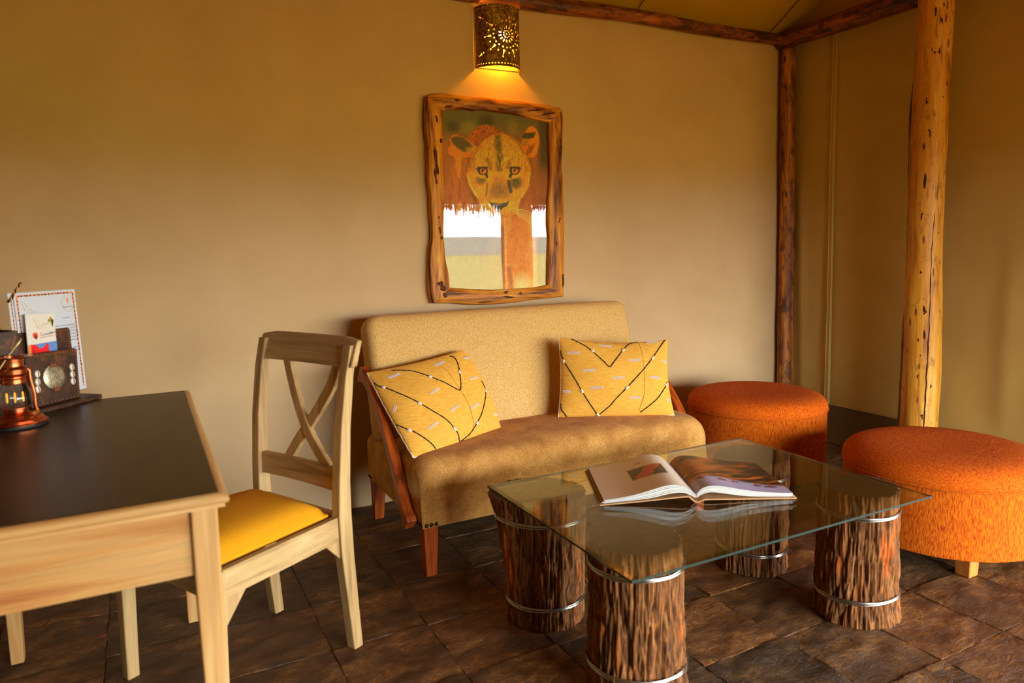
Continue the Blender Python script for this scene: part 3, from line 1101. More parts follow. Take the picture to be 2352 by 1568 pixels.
    lay((170, 92, 14), head * 0.55 * (1 - ell(870, 950, 420, 590, 0.5)))
    lay((196, 150, 54), head * 0.75 * poly([(520, 700), (640, 460), (900, 350), (1140, 470), (1250, 720), (1100, 800), (860, 820), (640, 790)], 60))
    lay((120, 86, 26), head * 0.6 * sstep(0.50, 0.64, n2) * (Y < 900))
    lay((74, 66, 22), head * 0.85 * line([(850, 400), (860, 560), (880, 700), (865, 860)], 44, 36) * (0.5 + n1))
    lay((250, 186, 60), head * 0.55 * sstep(0.52, 0.7, nf) * (Y > 600))
    lay((90, 70, 24), head * 0.5 * line([(1060, 400), (1160, 470), (1230, 620)], 30, 26))
    lay((96, 72, 22), head * 0.45 * line([(540, 590), (470, 760), (440, 840)], 16, 16))
    # cheek highlights
    lay((255, 206, 86), 0.8 * line([(410, 940), (440, 1060), (500, 1190), (560, 1270)], 12, 14) * (0.4 + n2))
    lay((252, 190, 60), 0.7 * line([(1300, 930), (1290, 1100), (1200, 1260)], 16, 18) * (0.4 + n2))
    # bridge of the nose
    lay((176, 122, 38), head * 0.9 * poly([(800, 960), (940, 960), (1030, 1180), (1040, 1300), (700, 1300), (710, 1180)], 50))
    lay((120, 90, 44), head * 0.7 * ell(870, 1170, 150, 110, 0.8) * (0.5 + n1))
    lay((90, 70, 30), head * 0.7 * line([(700, 1080), (690, 1180), (680, 1240)], 14, 14))
    # dark patches below the eyes
    lay((84, 80, 34), head * 0.8 * ell(610, 1020, 95, 80, 0.7) * (0.45 + n2))
    lay((70, 66, 30), head * 0.9 * ell(1110, 1060, 110, 110, 0.7) * (0.45 + n2))
    lay((48, 48, 26), head * 0.95 * line([(1030, 960), (1005, 1050), (1020, 1120), (1040, 1190)], 22, 16))
    lay((60, 56, 26), head * 0.8 * line([(690, 930), (700, 1000)], 14, 10))
    # brows
    lay((118, 84, 24), head * 0.7 * line([(700, 720), (730, 800), (745, 860)], 26, 22) * (0.5 + n2))
    lay((118, 84, 24), head * 0.7 * line([(1010, 760), (990, 840)], 24, 22) * (0.5 + n2))
    lay((250, 190, 70), head * 0.8 * line([(900, 790), (950, 720), (1020, 700)], 9, 8))
    # eyes
    for (ex, ey, s) in ((632, 890, 1), (1092, 888, -1)):
        lay((240, 160, 30), line([(ex - s * 75, ey + 20), (ex - s * 30, ey + 78), (ex + s * 60, ey + 90), (ex + s * 75, ey + 110)], 24, 12))
        lay((34, 34, 20), ell(ex, ey, 78, 62, 0.15))
        lay((34, 34, 20), poly([(ex - s * 105, ey - 38), (ex - s * 40, ey - 42), (ex - s * 40, ey + 20)], 8))
        lay((34, 34, 20), line([(ex + s * 40, ey + 30), (ex + s * 62, ey + 90)], 16, 8))
        lay((226, 120, 22), ell(ex + 6, ey + 2, 48, 44, 0.12))
        lay((150, 70, 14), ell(ex + 6, ey - 28, 50, 20, 0.5))
        lay((20, 18, 12), ell(ex - 4, ey - 4, 19, 19, 0.25))
        lay((34, 34, 20), poly([(ex - 80, ey - 60), (ex + 80, ey - 60), (ex + 62, ey - 24), (ex, ey - 36), (ex - 62, ey - 24)], 6))
        lay((240, 236, 220), ell(ex - 24, ey - 22, 8, 7, 0.3))
    # muzzle and nose
    lay((240, 166, 40), 0.75 * ell(720, 1390, 130, 80, 0.7))
    lay((240, 166, 40), 0.75 * ell(1050, 1400, 110, 80, 0.7))
    lay((60, 62, 40), poly([(710, 1312), (760, 1348), (880, 1366), (970, 1346), (1018, 1312), (985, 1395), (915, 1430), (905, 1455), (830, 1455), (815, 1425), (755, 1385)], 8))
    lay((96, 98, 76), 0.6 * ell(880, 1385, 80, 18, 0.6))
    lay((60, 44, 20), line([(870, 1455), (868, 1520), (760, 1560)], 7, 6))
    lay((60, 44, 20), line([(868, 1520), (1000, 1560)], 7, 6))
    for k in range(5):
        lay((90, 56, 14), ell(630 + 26 * k, 1400 + 9 * k, 8, 6, 0.5))
        lay((90, 56, 14), ell(1010 + 26 * k, 1420 - 12 * k, 8, 6, 0.5))
    # chest and forelegs below
    chest = sstep(1480, 1600, Y)
    lay((206, 116, 26), chest * poly([(760, 1400), (1420, 1400), (1430, 3000), (560, 3000)], 60))
    lay((150, 90, 30), chest * sstep(1380, 1520, X))
    lay((150, 104, 44), chest * (1 - sstep(420, 700, X)))
    lay((168, 92, 24), chest * 0.4 * sstep(0.52, 0.66, fbm(X / 70, Y / 46, 0, 12, 3)))
    lay((232, 176, 100), chest * 0.3 * sstep(0.54, 0.7, fbm(X / 60, Y / 150, 0, 13, 3)))
    lay((224, 190, 140), 0.8 * sstep(2250, 2500, Y) * ell(1200, 2650, 190, 420, 0.6))
    lay((130, 70, 24), 0.7 * line([(1010, 2300), (1040, 2500), (1040, 2900)], 30, 30))
    shade = sstep(1600, 1750, Y) * (1 - sstep(900, 980, X) * (1 - sstep(1380, 1440, X)))
    lay((92, 72, 46), 0.75 * shade)
    # whiskers
    for k in range(6):
        lay((255, 214, 130), 0.8 * line([(1120, 1450 + 14 * k), (1220, 1450 + 26 * k), (1330, 1500 + 34 * k)], 4, 4))
        lay((255, 214, 130), 0.6 * line([(620, 1410 + 12 * k), (500, 1380 + 20 * k), (370, 1400 + 24 * k)], 3.5, 4))
    col = col * (0.86 + 0.28 * n2[..., None])
    return np.clip(col, 0, 1)


def lin(c):
    c = np.asarray(c)
    return np.where(c <= 0.04045, c / 12.92, ((c + 0.055) / 1.055) ** 2.4)


FRAME = {
    'top': ([(1.235, 1.903), (1.268, 1.915), (1.333, 1.924), (1.421, 1.92), (1.543, 1.922), (1.605, 1.917), (1.716, 1.918), (1.797, 1.913), (1.897, 1.906), (1.956, 1.899), (1.969, 1.889)],
            [(1.312, 1.84), (1.342, 1.851), (1.374, 1.847), (1.412, 1.856), (1.464, 1.85), (1.51, 1.859), (1.556, 1.855), (1.634, 1.851), (1.698, 1.847), (1.762, 1.837), (1.828, 1.826), (1.888, 1.818)]),
    'right': ([(1.969, 1.889), (1.974, 1.857), (1.971, 1.785), (1.968, 1.712), (1.962, 1.654), (1.959, 1.596), (1.967, 1.552), (1.97, 1.45), (1.971, 1.346), (1.971, 1.272), (1.967, 1.123), (1.965, 1.011), (1.961, 0.935)],
              [(1.888, 1.818), (1.889, 1.709), (1.889, 1.594), (1.885, 1.507), (1.875, 1.42), (1.871, 1.31), (1.877, 1.237), (1.869, 1.126), (1.865, 1.0)]),
    'bottom': ([(1.961, 0.935), (1.861, 0.929), (1.775, 0.927), (1.692, 0.92), (1.569, 0.916), (1.451, 0.919), (1.337, 0.933), (1.262, 0.938), (1.229, 0.939)],
               [(1.865, 1.0), (1.81, 0.991), (1.743, 0.989), (1.644, 0.988), (1.547, 0.989), (1.453, 0.997), (1.377, 1.004), (1.323, 1.009)]),
    'left': ([(1.229, 0.939), (1.216, 0.994), (1.216, 1.077), (1.22, 1.145), (1.228, 1.212), (1.236, 1.239), (1.238, 1.314), (1.234, 1.381), (1.235, 1.448), (1.228, 1.521), (1.23, 1.574), (1.228, 1.647), (1.232, 1.68), (1.225, 1.733), (1.225, 1.811), (1.231, 1.877), (1.235, 1.903)],
             [(1.323, 1.009), (1.32, 1.073), (1.306, 1.142), (1.301, 1.211), (1.298, 1.279), (1.303, 1.381), (1.308, 1.449), (1.312, 1.537), (1.312, 1.617), (1.31, 1.717), (1.312, 1.84)])}


def make_picture():
    t = thing('framed_picture', (1.6, 0, 0.93), 'lioness photograph behind glass in a live-edge olive wood frame above the sofa', 'picture')
    knot = Mat('knot_dark', 0.7, 0, 0.3)
    knot.col(knot.ramp(knot.noise(knot.coord(), 90, 3), [(0.3, S(34, 18, 8)), (0.7, S(118, 62, 22))]))
    for k, (o, i) in FRAME.items():
        o, i = spline([(x, 0, z) for x, z in o], 4), spline([(x, 0, z) for x, z in i], 4)
        n = 44

        def resample(P):
            d = np.concatenate([[0], np.cumsum(np.linalg.norm(np.diff(P, axis=0), axis=1))])
            s = np.linspace(0, d[-1], n)
            return np.stack([np.interp(s, d, P[:, c]) for c in range(3)], 1)
        o, i = resample(o), resample(i)
        if np.linalg.norm(o[0] - i[0]) > np.linalg.norm(o[0] - i[-1]):
            i = i[::-1]
        prof = [(0.0, 0.0), (0.0, -0.032), (0.06, -0.044), (0.30, -0.050), (0.55, -0.049), (0.85, -0.045), (0.96, -0.040), (1.0, -0.030), (1.0, -0.006)]
        P = np.zeros((n, len(prof), 3))
        for q, (w, d) in enumerate(prof):
            P[:, q] = o * (1 - w) + i * w
            jig = 0.0025 * (fbm(o[:, 0] * 30, o[:, 2] * 30, w * 5, 5, 3) - 0.5) * (1 if 0 < w < 1 else 0)
            P[:, q, 1] = d + jig
        mb = MB()
        mb.grid(P)
        m = len(prof)
        mb.f.append(tuple(range(m)))
        mb.f.append(tuple((n - 1) * m + q for q in range(m))[::-1])
        ax = (1, 0, 0.01) if k in ('top', 'bottom') else (0.01, 0, 1)
        build('frame_rail', mb, WOOD_FRAME, parent=t, smooth=True, axis=ax, angle=42)
    # bark pockets and knot holes on the rails
    for (x, z, rx, rz, ro) in ((1.268, 1.60, 0.011, 0.075, 0.08), (1.262, 1.53, 0.008, 0.04, 0.1), (1.276, 1.80, 0.006, 0.020, 0.2), (1.296, 1.70, 0.006, 0.012, 0),
                               (1.275, 1.285, 0.005, 0.018, 0.15), (1.272, 1.345, 0.004, 0.008, 0), (1.283, 1.25, 0.005, 0.010, 0), (1.275, 1.02, 0.018, 0.032, 0.5), (1.290, 0.975, 0.010, 0.016, 0.6),
                               (1.385, 1.893, 0.020, 0.007, 0), (1.34, 1.862, 0.020, 0.006, 0.1), (1.80, 1.875, 0.065, 0.007, 0.15), (1.88, 1.862, 0.050, 0.006, 0.2), (1.62, 1.868, 0.030, 0.005, 0),
                               (1.632, 0.950, 0.042, 0.006, -0.1), (1.62, 0.975, 0.016, 0.006, 0.3), (1.70, 0.965, 0.010, 0.008, 0), (1.50, 0.932, 0.04, 0.004, 0),
                               (1.952, 1.02, 0.005, 0.045, 0), (1.915, 1.21, 0.004, 0.014, 0), (1.935, 1.33, 0.003, 0.02, -0.3), (1.95, 1.70, 0.006, 0.06, 0.02)):
        mb = MB()
        a = np.linspace(0, 2 * math.pi, 18, endpoint=False)
        rj = 0.8 + 0.9 * (vnoise(np.cos(a) * 3, np.sin(a) * 3, x * 50, 4) - 0.5)
        c, s = math.cos(ro), math.sin(ro)
        ring = np.stack([x + (rx * np.cos(a) * c - rz * np.sin(a) * s) * rj, np.full(18, -0.0512), z + (rx * np.cos(a) * s + rz * np.sin(a) * c) * rj], 1)
        low = ring * np.array([1, 0, 1]) + np.array([0, -0.046, 0])
        cen = np.array([[x, -0.0500, z]])
        mb.add(np.concatenate([low, ring, cen]), [(q, (q + 1) % 18, 18 + (q + 1) % 18, 18 + q) for q in range(18)] + [(18 + q, 18 + (q + 1) % 18, 36) for q in range(18)])
        build('knot', mb, knot.m, parent=t, smooth=True)
    # print
    nx, nz = 210, 300
    xs, zs = np.linspace(1.285, 1.905, nx), np.linspace(0.975, 1.870, nz)
    X, Z = np.meshgrid(xs, zs, indexing='ij')
    H = [3249.97831, -114.10745, -4016.49616, 234.11486, -3567.81142, 6299.01251, 0.15295, -0.03487]
    D = H[6] * X + H[7] * Z + 1
    U, V = (H[0] * X + H[1] * Z + H[2]) / D, (H[3] * X + H[4] * Z + H[5]) / D
    colr = np.clip(lin(lion_art(U, V)).reshape(-1, 3) * np.array([1.75, 1.65, 1.2]), 0, 0.95)
    mb = MB()
    mb.grid(np.stack([X, np.full_like(X, -0.020), Z], -1))
    build('photo_print', mb, PRINT_PAPER, parent=t, colour=colr)
    mb = MB()
    mb.box((1.595, -0.012, 1.4225), (0.61, 0.014, 0.885))
    build('backing_board', mb, plain('backing', (90, 70, 50), 0.9), parent=t)
    mb = MB()
    mb.add([(1.285, -0.0245, 0.975), (1.905, -0.0245, 0.975), (1.905, -0.0245, 1.870), (1.285, -0.0245, 1.870)], [(0, 1, 2, 3)])
    build('glass', mb, thin_glass('picture_glass', (0.98, 0.98, 0.98), 0.065), parent=t)


make_picture()


# ------------------------------------------------------------------ desk
DZ = 0.763


def make_desk():
    x0, x1, y0, y1 = -0.43, 0.108, -1.862, -0.725
    t = thing('desk', (-0.16, -1.29, 0), 'pale limed wood writing desk with a dark brown top at the left', 'desk')
    mb = MB()
    # dark field sits in a pale moulded edge
    e = 0.006
    mb.box(((x0 + x1) / 2, (y0 + y1) / 2, DZ - 0.010), (x1 - x0 - 2 * e, y1 - y0 - 2 * e, 0.020))
    build('tabletop', mb, WOOD_TOP, parent=t, axis=(0, 1, 0), bev=0.003)
    prof = [(-0.008, -0.001), (0.0, -0.002), (0.007, -0.006), (0.010, -0.012), (0.008, -0.018), (0.002, -0.021), (0.003, -0.027), (-0.012, -0.027)]
    ring = [(x0, y0), (x1, y0), (x1, y1), (x0, y1)]
    P = np.zeros((4, len(prof), 3))
    for k, (x, y) in enumerate(ring):
        sx, sy = (-1 if x == x0 else 1), (-1 if y == y0 else 1)
        for q, (d, z) in enumerate(prof):
            P[k, q] = (x + sx * d, y + sy * d, DZ + z)
    for k in range(4):
        mb = MB()
        mb.grid(np.stack([P[k], P[(k + 1) % 4]]), closed_v=True)
        m = len(prof)
        mb.f.append(tuple(range(m)))
        mb.f.append(tuple(range(m, 2 * m))[::-1])
        build('edge_moulding', mb, WOOD_PALE_DESK, parent=t, smooth=True, axis=P[(k + 1) % 4][0] - P[k][0], angle=50)
    ix = 0.030
    zb, zt = 0.606, DZ - 0.027
    for (c, s, ax) in ((((x0 + x1) / 2, y0 + 0.034, (zb + zt) / 2), (x1 - x0 - 0.09, 0.022, zt - zb), (1, 0, 0)),
                       (((x0 + x1) / 2, y1 - 0.034, (zb + zt) / 2), (x1 - x0 - 0.09, 0.022, zt - zb), (1, 0, 0)),
                       ((x1 - 0.026, (y0 + y1) / 2, (zb + zt) / 2), (0.022, y1 - y0 - 0.10, zt - zb), (0, 1, 0)),
                       ((x0 + 0.026, (y0 + y1) / 2, (zb + zt) / 2), (0.022, y1 - y0 - 0.10, zt - zb), (0, 1, 0))):
        mb = MB()
        mb.box(c, s)
        build('apron', mb, WOOD_PALE_DESK, parent=t, axis=ax, bev=0.002)
    for sx in (0, 1):
        for sy in (0, 1):
            wx, wy = 0.046, 0.046
            cx = x1 - 0.010 - wx / 2 if sx else x0 + 0.010 + wx / 2
            cy = y1 - 0.014 - wy / 2 if sy else y0 + 0.014 + wy / 2
            # legs taper on the inner faces below the apron
            ox, oy = (1 if sx else -1), (1 if sy else -1)

            def ringz(z, k):
                a, b = wx * k, wy * k
                mx, my = cx + ox * (wx - a) / 2 * 0.8, cy + oy * (wy - b) / 2 * 0.8
                return [(mx - a / 2, my - b / 2, z), (mx + a / 2, my - b / 2, z), (mx + a / 2, my + b / 2, z), (mx - a / 2, my + b / 2, z)]
            mb = MB()
            mb.grid(np.array([ringz(0, 0.74), ringz(0.60, 1.0), ringz(zt, 1.0)]), closed_v=True)
            mb.f += [(3, 2, 1, 0), (8, 9, 10, 11)]
            build('leg', mb, WOOD_PALE_DESK, parent=t, axis=(0, 0, 1), bev=0.004, seg=3)
    return t


make_desk()


# ------------------------------------------------------------------ chair
def make_chair():
    O = np.array([0.394, -1.015])
    f = np.array([-0.892, -0.452])
    l = np.array([0.452, -0.892])

    def W(x, y, z):
        q = O + f * x + l * y
        return (q[0], q[1], z)
    F3, L3 = np.array([*f, 0]), np.array([*l, 0])
    t = thing('dining_chair', (0.25, -1.09, 0), 'pale limed cross-back chair with mustard seat tucked in at the desk', 'chair')

    def bar(name, secs, ax, mat=WOOD_PALE, bev=0.004, seg=3):
        """secs: list of four-corner rings in local coordinates"""
        mb = MB()
        P = np.array([[W(*q) for q in r] for r in secs])
        mb.grid(P, closed_v=True)
        n = len(secs)
        mb.f += [(3, 2, 1, 0), tuple(4 * (n - 1) + q for q in range(4))]
        return build(name, mb, mat, parent=t, axis=ax, bev=bev, seg=seg)

    def ring(x, y, z, dx, dy):
        return [(x - dx / 2, y - dy / 2, z), (x + dx / 2, y - dy / 2, z), (x + dx / 2, y + dy / 2, z), (x - dx / 2, y + dy / 2, z)]
    for s in (-1, 1):
        y = s * 0.193
        secs = [ring(-0.028, y, 0.0, 0.034, 0.036), ring(-0.018, y, 0.12, 0.038, 0.036), ring(-0.004, y, 0.30, 0.046, 0.036), ring(0.0, y, 0.42, 0.048, 0.036),
                ring(-0.002, s * 0.195, 0.52, 0.042, 0.036), ring(-0.012, s * 0.199, 0.68, 0.036, 0.036), ring(-0.032, s * 0.202, 0.83, 0.032, 0.035),
                ring(-0.052, s * 0.204, 0.925, 0.026, 0.034)]
        bar('rear_leg', secs, (0, 0, 1))
        yf = s * 0.226
        secs = [ring(0.440, yf, 0.0, 0.034, 0.034), ring(0.436, yf, 0.30, 0.040, 0.040), ring(0.434, yf, 0.424, 0.040, 0.040)]
        bar('front_leg', secs, (0, 0, 1))
        # side rail between legs
        a, b = 0.020, 0.018
        bar('seat_rail', [[(0.022, y - a / 2, 0.350), (0.022, y + a / 2, 0.350), (0.022, y + a / 2, 0.424), (0.022, y - a / 2, 0.424)],
                          [(0.416, yf - a / 2, 0.350), (0.416, yf + a / 2, 0.350), (0.416, yf + a / 2, 0.424), (0.416, yf - a / 2, 0.424)]], F3, bev=0.002)
        # corner brackets under the side rail
        for (xa, xb, yy, dz) in ((0.020, 0.072, y, 0.055), (0.416, 0.350, yf - s * 0.004, 0.085)):
            mb = MB()
            mb.extrude([W(xa, yy - 0.008, 0.351), W(xb, yy - 0.008, 0.351), W(xa, yy - 0.008, 0.351 - dz)], L3 * 0.016)
            build('bracket', mb, WOOD_PALE, parent=t, axis=(0, 0, 1), bev=0.0015)
    for (x, hy) in ((0.0, 0.176), (0.434, 0.207)):
        bar('seat_rail', [[(x - 0.010, -hy, 0.350), (x + 0.010, -hy, 0.350), (x + 0.010, -hy, 0.424), (x - 0.010, -hy, 0.424)],
                          [(x - 0.010, hy, 0.350), (x + 0.010, hy, 0.350), (x + 0.010, hy, 0.424), (x - 0.010, hy, 0.424)]], L3, bev=0.002)
    # crest rail, slightly bowed
    secs = []
    for y in np.linspace(-0.224, 0.234, 9):
        bow = -0.012 * (1 - (y / 0.23) ** 2)
        e = 0.008 if abs(y) > 0.22 else 0.0
        xb, xt = -0.026 + bow, -0.056 + bow
        secs.append([(xb - 0.026, y, 0.858 + e * .4), (xb, y, 0.858 + e * .4), (xt, y, 0.945 - e), (xt - 0.020, y, 0.945 - e)])
    bar('crest_rail', secs, L3, bev=0.006)
    secs = []
    for y in np.linspace(-0.186, 0.186, 7):
        bow = -0.010 * (1 - (y / 0.2) ** 2)
        secs.append([(bow - 0.010, y, 0.492), (bow + 0.010, y, 0.492), (bow + 0.006, y, 0.560), (bow - 0.014, y, 0.560)])
    bar('lower_rail', secs, L3, bev=0.003)
    for (pts, off) in (([(-0.085, 0.868), (-0.055, 0.790), (-0.005, 0.690), (0.050, 0.620), (0.125, 0.548)], 0.0),
                       ([(0.150, 0.868), (0.115, 0.790), (0.040, 0.690), (-0.020, 0.620), (-0.075, 0.548)], -0.006)):
        pts = spline([(y, z, 0) for y, z in pts], 5)
        secs = []
        for k, (y, z, _) in enumerate(pts):
            d = pts[min(k + 1, len(pts) - 1)] - pts[max(k - 1, 0)]
            d /= np.linalg.norm(d)
            nx, nz = -d[1] * 0.017, d[0] * 0.017
            xb = -0.006 - 0.030 * (z - 0.55) / 0.31 - 0.012 + off
            secs.append([(xb - 0.009, y - nx, z - nz), (xb + 0.009, y - nx, z - nz), (xb + 0.009, y + nx, z + nz), (xb - 0.009, y + nx, z + nz)])
        bar('cross_bar', secs, (0, 0, 1), bev=0.003)
    # upholstered seat
    n = 22
    u = np.linspace(0, 1, n)
    U, V = np.meshgrid(u, u, indexing='ij')
    x = 0.030 + 0.428 * U
    hy = 0.168 + 0.034 * U
    y = (V * 2 - 1) * hy
    rim = np.minimum(np.minimum(U, 1 - U) * 0.43, np.minimum(V, 1 - V) * 2 * hy)
    h = 0.428 + 0.046 * (1 - np.exp(-rim / 0.026)) + 0.010 * np.sin(np.pi * U) * np.sin(np.pi * V)
    P = np.array([[W(x[i, j], y[i, j], h[i, j]) for j in range(n)] for i in range(n)])
    mb = MB()
    mb.grid(P)
    edge = [P[i, 0] for i in range(n)] + [P[n - 1, j] for j in range(1, n)] + [P[i, n - 1] for i in range(n - 2, -1, -1)] + [P[0, j] for j in range(n - 2, 0, -1)]
    low = [q - np.array([0, 0, 0.010]) for q in edge]
    K = len(edge)
    mb.add(edge + low, [(i, K + i, K + (i + 1) % K, (i + 1) % K) for i in range(K)] + [tuple(range(K, 2 * K))])
    build('seat_cushion', mb, MUSTARD, parent=t, smooth=True, angle=60)


make_chair()


# ------------------------------------------------------------------ sofa
def rounded_block(rings, n_corner=5):
    """loft through rounded rectangles; rings: (origin, ux, uy, w, h, r) with w,h full sizes"""
    P = []
    for (o, ux, uy, w, h, r) in rings:
        o, ux, uy = np.array(o, float), np.array(ux, float), np.array(uy, float)
        row = []
        for (sx, sy, a0) in ((1, 1, 0), (-1, 1, 90), (-1, -1, 180), (1, -1, 270)):
            for k in range(n_corner):
                a = math.radians(a0 + 90 * k / (n_corner - 1))
                row.append(o + ux * (sx * (w / 2 - r) + r * math.cos(a)) + uy * (sy * (h / 2 - r) + r * math.sin(a)))
        P.append(row)
    P = np.array(P)
    mb = MB()
    mb.grid(P, closed_v=True)
    m = P.shape[1]
    mb.f.append(tuple(range(m))[::-1])
    mb.f.append(tuple((len(P) - 1) * m + q for q in range(m)))
    return mb


def make_sofa():
    x0, x1 = 0.846, 2.198
    cx = (x0 + x1) / 2
    t = thing('sofa', (cx, -0.5, 0), 'ochre upholstered two-seat sofa with curved red wood arms under the picture', 'sofa')
    # seat block: profile in y-z extruded along x with soft ends
    prof = [(-0.178, 0.190), (-0.178, 0.385), (-0.30, 0.405), (-0.46, 0.418), (-0.62, 0.428), (-0.74, 0.428), (-0.81, 0.420), (-0.848, 0.398), (-0.864, 0.360), (-0.866, 0.300), (-0.864, 0.190)]
    xs = [x0, x0 + 0.004, x0 + 0.012, x0 + 0.028, x0 + 0.06] + list(np.linspace(x0 + 0.12, x1 - 0.12, 26)) + [x1 - 0.06, x1 - 0.028, x1 - 0.012, x1 - 0.004, x1]
    P = []
    for x in xs:
        d = min(x - x0, x1 - x)
        s = 0.030 * (1 - min(1, d / 0.045)) ** 2
        row = []
        for (y, z) in spline([(a, b, 0) for a, b in prof], 4)[:, :2]:
            k = (z - 0.19) / 0.24
            wr = 0.004 * (fbm(x * 9 + z * 5, y * 12, 0, 71, 3) - 0.5) * (1 if 0.36 < z else 0.3) * min(1, d / 0.05)
            yy = y + s * 0.6 * (1 if y < -0.7 else 0) * min(1, k * 2)
            zz = z - s * k * (1 if z > 0.3 else 0) + 0.012 * math.sin(math.pi * (x - x0) / (x1 - x0)) * k * (1 if z > 0.38 else 0) + wr
            row.append((x, yy, max(zz, 0.19)))
        P.append(row)
    P = np.array(P)
    mb = MB()
    mb.grid(P)
    m = P.shape[1]
    mb.f.append(tuple(range(m)))
    mb.f.append(tuple((len(P) - 1) * m + q for q in range(m))[::-1])
    mb.add([P[0][0], P[0][-1], P[-1][-1], P[-1][0]], [(0, 1, 2, 3)])
    build('seat', mb, FABRIC_SEAT, parent=t, smooth=True, angle=58)
    # backrest: rounded slab leaning to the wall
    rings = []
    bot, top = np.array([cx, -0.335, 0.395]), np.array([cx, -0.185, 0.908])
    up = (top - bot) / np.linalg.norm(top - bot)
    nrm = np.array([0, -up[2], up[1]])
    L = np.linalg.norm(top - bot)
    w0 = x1 - x0 + 0.012
    for s in np.concatenate([[0, 0.012, 0.04], np.linspace(0.08, L - 0.09, 12), L - np.array([0.055, 0.035, 0.018, 0.006, 0.0])]):
        dtop = max(0.0, 0.055 - (L - s)) / 0.055
        dbot = max(0.0, 0.03 - s) / 0.03
        wshr = 0.055 * (1 - math.sqrt(max(0, 1 - dtop ** 2))) * 2 + 0.02 * dbot ** 2
        tshr = 0.050 * (1 - math.sqrt(max(0, 1 - dtop ** 2))) * 2 + 0.02 * dbot ** 2
        th = 0.175 - 0.035 * s / L
        rings.append((bot + up * s, (1, 0, 0), nrm, w0 - wshr, max(0.03, th - tshr), min(0.042, max(0.012, (th - tshr) / 2 - 0.001))))
    mb = rounded_block(rings, 6)
    build('backrest', mb, FABRIC_BACK, parent=t, smooth=True, angle=70)
    # swept arms
    for s, xa in ((-1, x0 - 0.024), (1, x1 + 0.030)):
        pts = spline([(-0.215, 0.648, 0), (-0.262, 0.672, 0), (-0.325, 0.655, 0), (-0.43, 0.594, 0), (-0.555, 0.485, 0), (-0.66, 0.362, 0), (-0.735, 0.262, 0), (-0.775, 0.215, 0), (-0.802, 0.190, 0)], 6)
        P = []
        n = len(pts)
        for k in range(n):
            d = pts[min(k + 1, n - 1)] - pts[max(k - 1, 0)]
            d /= np.linalg.norm(d)
            ny, nz = -d[1], d[0]
            if nz < 0:
                ny, nz = -ny, -nz
            ny, nz = -abs(ny), abs(nz)
            q = k / (n - 1)
            hw = 0.0235 + 0.012 * math.exp(-((q - 0.1) / 0.10) ** 2) - 0.006 * math.exp(-((q - 0.8) / 0.1) ** 2) + 0.008 * math.exp(-((q - 0.93) / 0.06) ** 2)
            wx = 0.019
            y, z = pts[k][:2]
            if s > 0:
                z -= 0.035 * max(0.0, 1 - q / 0.35)
            P.append([(xa - wx, y + ny * hw, z + nz * hw), (xa + wx, y + ny * hw, z + nz * hw), (xa + wx, y - ny * hw, z - nz * hw), (xa - wx, y - ny * hw, z - nz * hw)])
        mb = MB()
        mb.grid(np.array(P), closed_v=True)
        mb.f += [(3, 2, 1, 0), tuple(4 * (n - 1) + q for q in range(4))]
        o = build('arm', mb, WOOD_RED, parent=t, axis=(0, -0.75, -0.66), bev=0.009, seg=3)
        o['label'] = 'curved red-brown wooden arm'
    # legs
    for (lx, ly, sx, sy) in ((x0 + 0.034, -0.832, -1, -1), (x1 - 0.034, -0.832, 1, -1), (x0 + 0.034, -0.20, -1, 1), (x1 - 0.034, -0.20, 1, 1)):
        a, b = 0.056, 0.042
        ky = 0.020 * sy if sy > 0 else 0.0

        def rg(z, w, dy=0.0):
            mx, my = lx, ly + dy
            return [(mx - w / 2, my - w / 2, z), (mx + w / 2, my - w / 2, z), (mx + w / 2, my + w / 2, z), (mx - w / 2, my + w / 2, z)]
        mb = MB()
        mb.grid(np.array([rg(0, b, ky), rg(0.10, 0.050, ky * 0.4), rg(0.193, a)]), closed_v=True)
        mb.f += [(3, 2, 1, 0), (8, 9, 10, 11)]
        build('leg', mb, WOOD_RED, parent=t, axis=(0, 0, 1), bev=0.003)
        if sy < 0 or sx < 0:
            for k in range(3):
                mb = MB()
                mb.lathe([(0.0001, 0.0048), (0.004, 0.0042), (0.0068, 0.0024), (0.0078, 0.0)], (0, 0, 0), 10)
                v = np.concatenate(mb.v)
                if sy < 0:
                    xx = lx + (k - 1) * 0.019
                    v2 = np.stack([xx + v[:, 0], -0.8655 - v[:, 2], 0.200 + v[:, 1]], 1)
                    mb.v = [v2]
                    build('nail_head', mb, BRASS_NAIL, parent=t, smooth=True)
                if sx < 0:
                    yy = ly + (k - 1) * 0.019
                    mb2 = MB()
                    mb2.add(np.stack([x0 - v[:, 2] + 0.0005, yy + v[:, 0], 0.200 + v[:, 1]], 1), mb.f)
                    build('nail_head', mb2, BRASS_NAIL, parent=t, smooth=True)


make_sofa()


